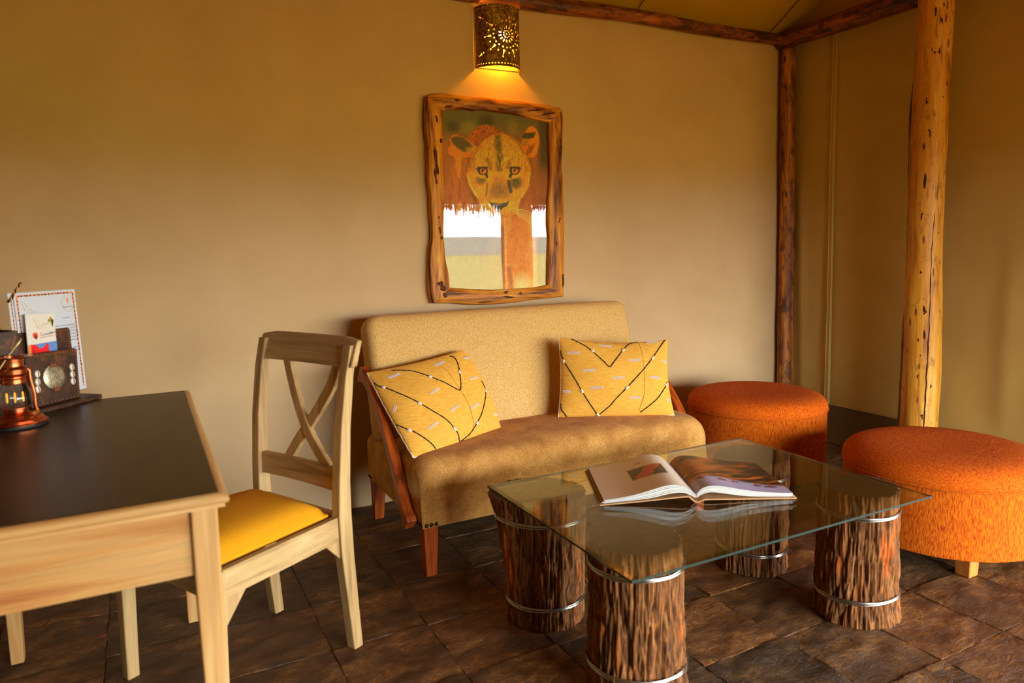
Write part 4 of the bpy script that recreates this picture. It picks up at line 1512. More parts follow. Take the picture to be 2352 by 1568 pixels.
# ------------------------------------------------------------------ cushions
def make_surf(TL, TR, BR, BL, T, pinch):
    TL, TR, BR, BL = [np.array(q, float) for q in (TL, TR, BR, BL)]
    n = np.cross(BL - TL, TR - TL)
    n /= np.linalg.norm(n)
    if n[1] > 0:
        n = -n
    eu, ev = ((TR - TL) + (BR - BL)) / 2, ((BL - TL) + (BR - TR)) / 2
    Lu, Lv = np.linalg.norm(eu), np.linalg.norm(ev)

    def surf(u, v, side=1.0):
        u, v = np.asarray(u, float), np.asarray(v, float)
        sv_, su_ = np.sin(np.pi * np.clip(v, 0, 1)), np.sin(np.pi * np.clip(u, 0, 1))
        pu = u + (pinch[0] * (1 - u) - pinch[1] * u) / Lu * sv_
        pv = v + (pinch[2] * (1 - v) - pinch[3] * v) / Lv * su_
        a, b = pu[..., None], pv[..., None]
        P = TL * (1 - a) * (1 - b) + TR * a * (1 - b) + BR * a * b + BL * (1 - a) * b
        su, sv = np.clip(4 * u * (1 - u), 0, 1), np.clip(4 * v * (1 - v), 0, 1)
        h = T * (su ** .55) * (sv ** .55)
        h = h + .0035 * np.sin(9 * u + 4 * v) * np.sin(11 * v - 3 * u + 1) * np.minimum(su, sv)
        return P + n * (h * side)[..., None]
    return surf, n, eu / Lu, ev / Lv


CUSH_L = {'cords': [[(0.203, 0.077), (0.278, 0.106), (0.349, 0.144), (0.4, 0.195), (0.457, 0.265), (0.503, 0.328), (0.569, 0.404), (0.62, 0.469), (0.668, 0.513), (0.712, 0.439), (0.745, 0.351), (0.798, 0.22), (0.823, 0.134), (0.823, 0.084), (0.799, 0.066)], [(0.007, 0.153), (0.028, 0.214), (0.061, 0.253), (0.103, 0.318), (0.186, 0.446), (0.251, 0.541), (0.318, 0.639), (0.408, 0.766), (0.456, 0.866), (0.476, 0.923), (0.472, 0.97), (0.532, 0.963), (0.614, 0.938), (0.7, 0.886), (0.8, 0.805), (0.9, 0.667), (0.944, 0.577), (0.954, 0.498), (0.952, 0.453)], [(0.004, 0.653), (0.045, 0.727), (0.081, 0.767), (0.132, 0.84), (0.176, 0.904), (0.203, 0.946), (0.217, 0.978)]], 'shells': [(0.054, 0.244), (0.468, 0.281), (0.76, 0.313), (0.251, 0.541), (0.456, 0.866), (0.712, 0.878), (0.944, 0.577), (0.069, 0.76)], 'seam': [(0.617, 0.149), (0.651, 0.258), (0.659, 0.405), (0.676, 0.532), (0.686, 0.707), (0.677, 0.822), (0.658, 0.896), (0.577, 0.965)], 'beads': [(0.187, 0.154, -5), (0.429, 0.458, -14), (0.535, 0.684, -14), (0.751, 0.718, -12), (0.275, 0.783, -14), (0.05, 0.502, -45), (0.879, 0.412, -5), (0.944, 0.131, -5), (0.981, 0.852, 0), (0.643, 0.139, -10)]}
CUSH_R = {'cords': [[(0.117, 0.004), (0.176, 0.047), (0.227, 0.085), (0.278, 0.142), (0.324, 0.204), (0.381, 0.286), (0.434, 0.359), (0.482, 0.282), (0.537, 0.181), (0.586, 0.096), (0.629, 0.038), (0.686, 0.004), (0.715, 0.004)], [(0.004, 0.174), (0.004, 0.217), (0.02, 0.286), (0.052, 0.377), (0.104, 0.497), (0.167, 0.649), (0.199, 0.717), (0.256, 0.836), (0.323, 0.957), (0.347, 0.966), (0.402, 0.9), (0.442, 0.85), (0.482, 0.778), (0.577, 0.648), (0.652, 0.542), (0.754, 0.393), (0.802, 0.317), (0.851, 0.23), (0.894, 0.146), (0.929, 0.079), (0.969, 0.004)], [(0.699, 0.953), (0.776, 0.879), (0.843, 0.809), (0.887, 0.749), (0.952, 0.64), (0.981, 0.572)], [(0.004, 0.832), (0.02, 0.909), (0.072, 0.995)]], 'shells': [(0.288, 0.15), (0.57, 0.126), (0.844, 0.253), (0.586, 0.635), (0.333, 0.971), (0.181, 0.681), (0.023, 0.309), (0.969, 0.613)], 'seam': [(0.715, 0.004), (0.737, 0.124), (0.749, 0.291), (0.756, 0.438), (0.754, 0.619), (0.734, 0.76), (0.683, 0.939)], 'beads': [(0.121, 0.192, -5), (0.414, 0.067, 3), (0.854, 0.017, -2), (0.672, 0.272, 0), (0.96, 0.304, 20), (0.252, 0.415, -5), (0.515, 0.503, -6), (0.861, 0.514, 8), (0.318, 0.633, -3), (0.051, 0.685, -5), (0.658, 0.766, 0), (0.976, 0.813, 12)]}


def make_cushion(geo, deco, label, back_label):
    surf, n, eu, ev = make_surf(**geo)
    c = surf(np.array(0.5), np.array(0.95))
    t = thing('cushion', tuple(c), label, 'cushion', 'cowrie shell cushions on the sofa')
    e = 0.5 - 0.5 * np.cos(np.linspace(0, math.pi, 46))
    U, V = np.meshgrid(e, e, indexing='ij')
    wr = 0.0022 * (fbm(U * 7, V * 16, 0, 5, 3) - 0.5) * np.minimum(1, 8 * np.minimum(np.minimum(U, 1 - U), np.minimum(V, 1 - V)))
    P = surf(U, V) + n * wr[..., None]
    mb = MB()
    mb.grid(P)
    build('front_cover', mb, CUSHION, parent=t, smooth=True)
    mb = MB()
    mb.grid(surf(U, V, -0.75))
    o = build('back_cover', mb, CALICO, parent=t, smooth=True)
    o['label'] = back_label
    # pale piping along left and bottom seams
    k = np.linspace(0, 1, 60)
    for pu, pv in ((np.zeros(60), k), (k, np.ones(60))):
        path = surf(pu, pv) - n * 0.003
        path += 0.0012 * np.sin(k * 60)[:, None] * n
        mb = MB()
        mb.tube(path, 0.0042, 6)
        build('piping', mb, CALICO, parent=t, smooth=True)

    def on(pts, lift):
        pts = np.array(pts)
        p3 = spline([(a, b, 0) for a, b in pts], 6)
        uu, vv = np.clip(p3[:, 0], 0.003, 0.997), np.clip(p3[:, 1], 0.003, 0.997)
        return surf(uu, vv) + n * lift
    for cpts in deco['cords']:
        q = on(cpts, 0.0016)
        kk = np.arange(len(q))
        mb = MB()
        mb.tube(q, 0.0021 + 0.0004 * np.sin(kk * 1.9), 6)
        build('cord', mb, BLACK_CORD, parent=t, smooth=True)
    mb = MB()
    mb.tube(on(deco['seam'], 0.0002), 0.0009, 5)
    build('seam', mb, plain('seam_ochre', (150, 96, 20), 0.9), parent=t)
    allc = [np.array(spline([(a, b, 0) for a, b in cp], 6))[:, :2] for cp in deco['cords']]
    for (a, b) in deco['shells']:
        a, b = min(max(a, .012), .988), min(max(b, .012), .988)
        best = min(((np.hypot(*(cp - np.array([a, b])).T).min(), i) for i, cp in enumerate(allc)))
        cp = allc[best[1]]
        i = int(np.hypot(*(cp - np.array([a, b])).T).argmin())
        i0, i1 = max(i - 2, 0), min(i + 2, len(cp) - 1)
        p0 = surf(np.array(a), np.array(b))
        d = surf(np.array(cp[i1][0]), np.array(cp[i1][1])) - surf(np.array(cp[i0][0]), np.array(cp[i0][1]))
        d /= np.linalg.norm(d) + 1e-9
        du = surf(np.array(min(a + .01, .995)), np.array(b)) - surf(np.array(max(a - .01, .005)), np.array(b))
        dv = surf(np.array(a), np.array(min(b + .01, .995))) - surf(np.array(a), np.array(max(b - .01, .005)))
        nn = np.cross(dv, du)
        nn /= np.linalg.norm(nn)
        if np.dot(nn, n) < 0:
            nn = -nn
        s = np.cross(nn, d)
        th = np.linspace(0, math.pi, 7)
        ph = np.linspace(0, 2 * math.pi, 12, endpoint=False)
        Pg = np.array([[p0 + nn * 0.002 + d * (0.0105 * math.cos(x)) + s * (0.0072 * math.sin(x) * math.cos(y)) + nn * (0.0046 * math.sin(x) * math.sin(y)) for y in ph] for x in th])
        mb = MB()
        mb.grid(Pg, closed_v=True)
        sh = build('cowrie_shell', mb, SHELL, parent=t, smooth=True)
        mb = MB()
        mb.tube([p0 + nn * 0.0052 - d * 0.0075, p0 + nn * 0.0066, p0 + nn * 0.0052 + d * 0.0075], [0.0003, 0.0009, 0.0003], 5)
        build('slit', mb, SLIT, parent=sh)
    for (a, b, ang) in deco['beads']:
        a, b = min(max(a, .02), .98), min(max(b, .02), .98)
        hl = 0.030
        if a < 0.06 or a > 0.94:
            hl = 0.016
        ca, sa = math.cos(math.radians(ang)), math.sin(math.radians(ang))
        mb = MB()
        for k in range(int(hl * 2 / 0.0052)):
            for r_ in (-1, 1):
                s_ = -hl + 0.0052 * (k + (0.5 if r_ > 0 else 0))
                dx, dy = s_ * ca - r_ * 0.0032 * sa, s_ * sa + r_ * 0.0032 * ca
                uu, vv = a + dx / 0.50, b + dy / 0.36
                if not (0.004 < uu < 0.996 and 0.004 < vv < 0.996):
                    continue
                p0 = surf(np.array(uu), np.array(vv)) + n * 0.0012
                x, y = eu * 0.0019, ev * (0.0036) + eu * 0.0012 * r_
                mb.add([p0 - x, p0 + x, p0 - y, p0 + y, p0 + n * 0.0018, p0 - n * 0.001],
                       [(0, 2, 4), (2, 1, 4), (1, 3, 4), (3, 0, 4), (2, 0, 5), (1, 2, 5), (3, 1, 5), (0, 3, 5)])
        if mb.n:
            build('beadwork', mb, BEAD, parent=t)


make_cushion(dict(TL=(.80, -.385, .700), TR=(1.242, -.365, .755), BR=(1.325, -.552, .432), BL=(.862, -.745, .425), T=.062, pinch=(-.004, -.024, .012, -.022)), CUSH_L,
             'slanting yellow cushion with black cord zigzag leaning on the left arm of the sofa', 'off-white calico back')
make_cushion(dict(TL=(1.692, -.43, .781), TR=(2.149, -.65, .757), BR=(2.092, -.762, .432), BL=(1.627, -.525, .432), T=.068, pinch=(.012, .016, .02, -.004)), CUSH_R,
             'upright yellow cushion with black cord zigzag at the right end of the sofa', 'off-white calico back')


# ------------------------------------------------------------------ coffee table
GZ = 0.430


def bark_mat():
    m = Mat('bark', 0.85, 0, 0.25)
    h = m.N('ShaderNodeAttribute', attribute_name='print')
    sep = m.N('ShaderNodeSeparateColor')
    m.L(h.outputs['Color'], sep.inputs[0])
    g1 = m.noise(m.coord('Object', (64, 64, 9)), 1.0, 5, 0.72, 1.6)
    g2 = m.noise(m.coord('Object', (14, 14, 4), (3, 5, 1)), 1.0, 3, 0.6, 0.5)
    g3 = m.noise(m.coord('Object', (160, 160, 14)), 1.0, 3, 0.6)
    c = m.ramp(g1, [(0.28, S(34, 20, 9)), (0.43, S(90, 54, 24)), (0.55, S(132, 82, 38)), (0.72, S(162, 112, 62))])
    c = m.mix(c, m.ramp(g2, [(0.40, S(188, 92, 28)), (0.50, S(120, 82, 56))]), m.ramp(g2, [(0.33, 0.7), (0.41, 0.0)]))
    c = m.mix(c, S(196, 92, 24), m.math('MULTIPLY', m.ramp(g1, [(0.60, 0.0), (0.68, 0.8)]), m.ramp(g2, [(0.5, 0.0), (0.6, 1.0)])))
    c = m.mix(c, S(46, 29, 20), m.ramp(sep.outputs[0], [(0.10, 0.85), (0.38, 0.0)]))
    c = m.mix(c, m.ramp(g3, [(0.3, 0.7), (0.6, 1.1)]), 0.6, 'MULTIPLY')
    m.col(c)
    m.bump(g3, 0.5, 0.003)
    m.bump(g1, 0.4, 0.004)
    return m.m


BARK = bark_mat()
ENDG = Mat('end_grain', 0.7, 0, 0.3)
ENDG.col(ENDG.ramp(ENDG.noise(ENDG.coord(), 16, 5, 0.6, 0.8), [(0.3, S(64, 52, 34)), (0.7, S(98, 80, 54))]))
ENDG = ENDG.m


def make_table():
    corners = [(0.959, -1.183), (2.072, -1.184), (2.072, -1.963), (0.959, -1.963)]
    t = thing('coffee_table', (1.52, -1.57, 0), 'low glass-topped coffee table on four bark-covered log stumps', 'table')
    (xa, ya), (xb, yb) = corners[3], corners[1]
    # pane: top and bottom faces, bevelled rim and ground edge
    bv = 0.012
    mb = MB()
    top = [(xa + bv, ya + bv, GZ), (xb - bv, ya + bv, GZ), (xb - bv, yb - bv, GZ), (xa + bv, yb - bv, GZ)]
    rim = [(xa, ya, GZ - 0.003), (xb, ya, GZ - 0.003), (xb, yb, GZ - 0.003), (xa, yb, GZ - 0.003)]
    low = [(xa, ya, GZ - 0.009), (xb, ya, GZ - 0.009), (xb, yb, GZ - 0.009), (xa, yb, GZ - 0.009)]
    mb.add(top + rim + low, [(0, 1, 2, 3), (11, 10, 9, 8)] + [(q, 4 + q, 4 + (q + 1) % 4, (q + 1) % 4) for q in range(4)] + [(4 + q, 8 + q, 8 + (q + 1) % 4, 4 + (q + 1) % 4) for q in range(4)])
    edge = Mat('glass_edge', 0.12, 0, 0.6, S(34, 62, 52))
    edge.b.inputs['Transmission Weight'].default_value = 0.35
    o = build('glass_top', mb, [thin_glass('table_glass', (0.93, 0.95, 0.90), 0.045, 1.0, 4.0), edge.m], parent=t)
    for p in o.data.polygons:
        if abs(p.normal.z) < 0.1:
            p.material_index = 1
    # stumps: (cx, cy, r_bottom, r_top, flare direction, seed)
    for (cx, cy, rb, rt, fl, fa, seed) in ((1.135, -1.742, 0.146, 0.124, 0.0, 0, 3), (1.993, -1.772, 0.130, 0.117, 0.0, 0, 14),
                                           (1.105, -1.300, 0.118, 0.134, 0.045, 2.6, 25), (1.965, -1.352, 0.128, 0.126, 0.03, 3.4, 36)):
        n, m = 300, 110
        th = np.linspace(0, 2 * math.pi, n, endpoint=False)[None, :]
        tz = np.linspace(0, 1, m)[:, None]
        Z = 0.001 + tz * (GZ - 0.0125)
        wob = 0.22 * (fbm(np.cos(th) * 2 + 3, np.sin(th) * 2, Z * 3.2, seed, 3) - 0.5)
        tt = th + wob
        cxn, syn = np.cos(tt), np.sin(tt)
        rid = np.abs(fbm(cxn * 9, syn * 9, Z * 6.0, seed + 5, 2) - 0.5) * 2
        rid2 = np.abs(fbm(cxn * 22, syn * 22, Z * 12.0, seed + 8, 2) - 0.5) * 2
        hgt = np.clip(rid * 2.6, 0, 1) ** 0.6 * 0.65 + np.clip(rid2 * 2.4, 0, 1) * 0.35
        flake = fbm(cxn * 8, syn * 8, Z * 16, seed + 12, 3)
        hgt = np.clip(hgt * (0.75 + 0.5 * flake), 0, 1.2)
        lump = 0.05 * (fbm(np.cos(th) * 1.1 + 9, np.sin(th) * 1.1, Z * 2, seed + 2, 2) - 0.5)
        r = (rb + (rt - rb) * np.sqrt(tz)) * (1 + lump) + 0.018 * hgt - 0.014
        r = r + fl * np.clip(np.cos(th - fa), 0, 1) ** 2 * tz ** 2.5
        P = np.stack([cx + r * np.cos(th), cy + r * np.sin(th), np.broadcast_to(Z, r.shape) + 0.004 * (tz < 0.01) * (flake - 0.3)], -1)
        mb = MB()
        mb.grid(P, closed_v=True, flip=True)
        cols = np.repeat(hgt.reshape(-1, 1), 3, 1)
        lg = build('log_stump', mb, BARK, parent=t, smooth=True, colour=cols)
        # sawn top
        mb = MB()
        ring = P[-1] * np.array([1, 1, 1])
        rr = np.array([0.0, 0.5, 0.9, 1.0])
        c0 = np.array([P[-1][:, 0].mean(), P[-1][:, 1].mean(), GZ - 0.0118])
        mb.grid(np.array([c0 + (ring - c0) * q for q in (0.02, 0.5, 0.9, 1.0)]), closed_v=True)
        build('sawn_end', mb, ENDG, parent=lg)
        for (zc, k) in ((0.352, 0), (0.082, 1)):
            i = int(np.argmin(np.abs(Z[:, 0] - zc)))
            win = np.ones(41) / 41
            rs_ = np.convolve(np.concatenate([r[i][-60:], r[i], r[i][:60]]), win, 'same')[60:-60] + 0.0062
            q = slice(0, n, 4)
            mb = MB()
            for w in range(3):
                zz = zc + 0.0043 * (w - 1) + 0.004 * np.sin(th[0][q] * 1.0 + seed + k) + 0.0012 * np.sin(th[0][q] * 3 + w * 2)
                mb.tube(np.stack([cx + rs_[q] * np.cos(th[0][q]), cy + rs_[q] * np.sin(th[0][q]), zz], 1), 0.0021, 6, closed=True)
            build('wire_band', mb, WIRE, parent=lg, smooth=True)


make_table()


# ------------------------------------------------------------------ open book
def make_book():
    O = np.array([1.164, -1.532, GZ])
    u = np.array([0.905, -0.425, 0])
    v = np.array([0.425, 0.905, 0])

    def W(a, b, z):
        return O + u * a + v * b + np.array([0, 0, z])
    t = thing('open_book', tuple(W(0.29, 0.16, 0)), 'open hardback picture book lying on the glass table', 'book')
    D = 0.322
    cov = spline([(0.0, 0.0035, 0), (0.05, 0.006, 0), (0.15, 0.0125, 0), (0.255, 0.020, 0), (0.272, 0.014, 0), (0.284, 0.0045, 0), (0.296, 0.0030, 0), (0.308, 0.0075, 0), (0.330, 0.0095, 0), (0.45, 0.0065, 0), (0.593, 0.0040, 0)], 6)
    mb = MB()
    th = 0.0030
    lo, hi = [W(a, 0, max(z - th, 0.0004)) for a, z, _ in cov], [W(a, 0, z) for a, z, _ in cov]
    mb.extrude(lo + hi[::-1], v * D)
    build('cover', mb, plain('book_cover', (196, 150, 100), 0.5), parent=t)

    def prof(pts, n=40):
        q = spline([(a, b, 0) for a, b in pts], 8)
        x = np.linspace(q[0][0], q[-1][0], n)
        return x, np.interp(x, q[:, 0], q[:, 1])
    base_x, base_z = cov[:, 0], cov[:, 1]
    white = plain('page_edges', (206, 204, 196), 0.7)
    tops = {'l': [(0.012, 0.0145), (0.06, 0.020), (0.11, 0.029), (0.155, 0.0415), (0.195, 0.0525), (0.225, 0.0555), (0.250, 0.0505), (0.270, 0.040), (0.289, 0.0235)],
            'r': [(0.291, 0.0235), (0.303, 0.037), (0.320, 0.0455), (0.345, 0.0480), (0.380, 0.0435), (0.43, 0.033), (0.49, 0.0235), (0.54, 0.019), (0.583, 0.0165)]}
    bots = {'l': [(0.012, 0.0055), (0.10, 0.0120), (0.16, 0.018), (0.205, 0.0275), (0.235, 0.0305), (0.258, 0.028), (0.276, 0.020), (0.289, 0.0125)],
            'r': [(0.291, 0.0125), (0.304, 0.0215), (0.322, 0.0275), (0.345, 0.0280), (0.39, 0.0205), (0.45, 0.0120), (0.52, 0.0085), (0.583, 0.0065)]}
    for s in ('l', 'r'):
        x, zt = prof(tops[s])
        _, zb = prof(bots[s])
        zb = np.maximum(zb, np.interp(x, base_x, base_z) + 0.0006)
        N = 6
        for k in range(N):
            f0, f1 = k / N, (k + 0.74) / N
            off = (0.0010 * ((k * 7) % 3 - 1), 0.0012 * ((k * 5) % 4 - 1.5))
            sh = (0.0026 * (N - 1 - k)) * (1 if s == 'r' else -1) * 0.0
            a = zb + (zt - zb) * f0
            b = zb + (zt - zb) * f1
            mb = MB()
            lo = [W(p, 0.006 + off[0], q) for p, q in zip(x, a)]
            hi = [W(p, 0.006 + off[0], q) for p, q in zip(x, b)]
            mb.extrude(lo + hi[::-1], v * (D - 0.012 + off[1]))
            build('page_block', mb, white, parent=t)
        # printed leaf on top
        nb = 90
        na = 110
        xx = np.linspace(x[0], x[-1], na)
        zz = np.interp(xx, x, zt) + 0.0006
        bb = np.linspace(0.005, D - 0.005, nb)
        A, B = np.meshgrid(np.linspace(0, 1, na), np.linspace(0, 1, nb), indexing='ij')
        P = np.array([[W(xx[i], bb[j], zz[i]) for j in range(nb)] for i in range(na)])
        if s == 'l':
            c = np.ones(A.shape + (3,)) * np.array([232, 216, 196]) / 255
            m = (A > 0.40) & (A < 0.80) & (B > 0.36) & (B < 0.68)
            n1 = fbm(A * 14, B * 9, 0, 3, 4)
            ph = np.where((np.abs((A - 0.6) * 0.9 - (B - 0.5) * 0.5) < 0.12 * n1 + 0.02)[..., None], np.array([200, 60, 20]) / 255, np.array([44, 40, 30]) / 255)
            ph = np.where(((A - 0.63) ** 2 + (B - 0.46) ** 2 < 0.0016)[..., None], np.array([224, 70, 24]) / 255, ph)
            c = np.where(m[..., None], ph, c)
            mk = ((np.abs(A - 0.56 - 0.03 * np.sin(B * 60)) < 0.025) & (np.abs(B - 0.80) < 0.012)) | ((np.abs(A - 0.575) < 0.008) & (np.abs(B - 0.80) < 0.03))
            c = np.where(mk[..., None], np.array([170, 50, 20]) / 255, c)
            tx = (np.abs(B - 0.135) < 0.006) & (A > 0.28) & (A < 0.40) & (np.sin(A * 700) > -0.4)
            c = np.where(tx[..., None], np.array([170, 140, 120]) / 255, c)
            tx = (np.abs(B - 0.90) < 0.012) & (A > 0.72) & (A < 0.98)
            c = np.where(tx[..., None], np.array([196, 176, 160]) / 255, c)
        else:
            n1 = fbm(A * 3.0 + B * 2, B * 11 - A * 4, 0, 23, 5)
            n2 = fbm(A * 5, B * 22 - A * 9, 0, 29, 4)
            sky = np.clip((n1 - 0.40) * 4, 0, 1)[..., None]
            c = np.array([46, 30, 16]) / 255 * (1 - sky) + np.array([176, 92, 26]) / 255 * sky
            hi = np.clip((n2 - 0.55) * 5, 0, 1)[..., None] * np.clip(1 - np.abs(B - 0.42) * 4, 0, 1)[..., None]
            c = c * (1 - hi) + np.array([226, 120, 30]) / 255 * hi
            gl = np.clip((0.30 - B + 0.05 * np.sin(A * 5)) * 14, 0, 1)[..., None]
            c = c * (1 - gl) + np.array([176, 164, 196]) / 255 * gl
            # upside-down acacias along the foot of the print
            for (ta, tb, w) in ((0.12, 0.30, 0.05), (0.34, 0.28, 0.07), (0.48, 0.27, 0.05), (0.70, 0.23, 0.05), (0.84, 0.21, 0.08)):
                cr = (((A - ta) / w) ** 2 + ((B - (tb - 0.045)) / 0.020) ** 2 < 0.7 + 0.5 * fbm(A * 60, B * 60, 0, 4, 2))
                tk = (np.abs(A - ta - (B - tb) * 0.3) < 0.007) & (B > tb - 0.05) & (B < tb + 0.05)
                c = np.where(tk[..., None], np.array([196, 54, 16]) / 255, c)
                c = np.where(cr[..., None], np.array([96, 40, 22]) / 255, c)
        mb = MB()
        mb.grid(P)
        build('printed_page', mb, PRINT_PHOTO, parent=t, smooth=True, colour=lin(c).reshape(-1, 3))
    # stacked leaves seen at the left fore-edge, and the right flap edge
    for k, (a, z, cc) in enumerate(((0.004, 0.0085, (110, 74, 40)), (0.0075, 0.0105, (214, 178, 130)), (0.0100, 0.0125, (70, 46, 26)))):
        mb = MB()
        mb.box((0, 0, 0), (0.006, D - 0.008, 0.0022))
        vv = np.concatenate(mb.v)
        mb.v = [np.array([W(a + 0.002 + p[0], D / 2 + p[1], z - 0.001 + p[2]) for p in vv])]
        build('leaf_edge', mb, plain('leaf_edge', cc, 0.6), parent=t)
    for k, (a, z, cc) in enumerate(((0.586, 0.0075, (214, 178, 130)), (0.589, 0.0060, (120, 84, 50)))):
        mb = MB()
        mb.box((0, 0, 0), (0.004, D - 0.008, 0.003))
        vv = np.concatenate(mb.v)
        mb.v = [np.array([W(a + p[0], D / 2 + p[1], z + p[2]) for p in vv])]
        build('leaf_edge', mb, plain('leaf_edge', cc, 0.6), parent=t)


make_book()


# ------------------------------------------------------------------ ottomans
def make_ottoman(cx, cy, R, zb, zw, zt, label, seed):
    t = thing('ottoman', (cx, cy, 0), label, 'ottoman', 'round orange ottomans')
    n = 96
    prof = [(R * 0.90, zb), (R * 0.965, zb + 0.003), (R * 0.985, zb + 0.02), (R * 0.992, (zb + zw) / 2), (R * 0.995, zw - 0.02), (R, zw)]
    a = np.linspace(0, 2 * math.pi, n, endpoint=False)

    def rad(pr, amp):
        pr = spline([(r, z, 0) for r, z in pr], 4)
        return np.array([[(cx + (r + amp * (fbm(np.cos(q) * 2, np.sin(q) * 2, z * 8, seed, 3) - .5)) * math.cos(q), cy + (r + amp * (fbm(np.cos(q) * 2, np.sin(q) * 2, z * 8, seed, 3) - .5)) * math.sin(q), z) for q in a] for r, z, _ in pr])
    mb = MB()
    P = rad(prof, 0.006)
    mb.grid(P, closed_v=True)
    mb.f.append(tuple(range(n)))
    build('body', mb, CHENILLE, parent=t, smooth=True, angle=60)
    h = zt - zw
    top = [(R, zw), (R * 1.008, zw + 0.15 * h), (R * 0.995, zw + 0.40 * h), (R * 0.95, zw + 0.66 * h), (R * 0.86, zw + 0.86 * h), (R * 0.70, zw + 0.97 * h), (R * 0.45, zt), (R * 0.2, zt - 0.002), (0.002, zt - 0.003)]
    mb = MB()
    P = rad(top, 0.006)
    mb.grid(P, closed_v=True)
    build('top_cushion', mb, CHENILLE_TOP, parent=t, smooth=True)
    mb = MB()
    mb.tube(np.stack([cx + (R + 0.0015) * np.cos(a), cy + (R + 0.0015) * np.sin(a), np.full(n, zw)], 1), 0.0040, 6, closed=True)
    build('welt', mb, CHENILLE, parent=t, smooth=True)
    for k in range(4):
        q = math.radians(228 + 90 * k)
        lx, ly = cx + (R - 0.055) * math.cos(q), cy + (R - 0.055) * math.sin(q)
        rr = 0.029
        mb = MB()
        w = [(-rr, -rr), (rr, -rr), (rr, rr), (-rr, rr)]
        mb.hexa([(lx + x * 0.9, ly + y * 0.9, 0) for x, y in w], [(lx + x, ly + y, zb + 0.008) for x, y in w])
        build('leg', mb, WOOD_LEG, parent=t, axis=(0, 0, 1), bev=0.003)


WOOD_LEG = wood('orange_leg_wood', [(150, 84, 26), (196, 122, 48), (212, 142, 64)], 0.45, 2.0, 30)
make_ottoman(2.735, -0.625, 0.335, 0.055, 0.375, 0.452, 'deep orange round ottoman in the corner beyond the end of the sofa', 3)
make_ottoman(2.752, -1.575, 0.357, 0.062, 0.318, 0.398, 'wide low orange round ottoman at the right behind the glass table', 8)


# ------------------------------------------------------------------ lantern
LANT = (-0.312, -1.015, DZ)


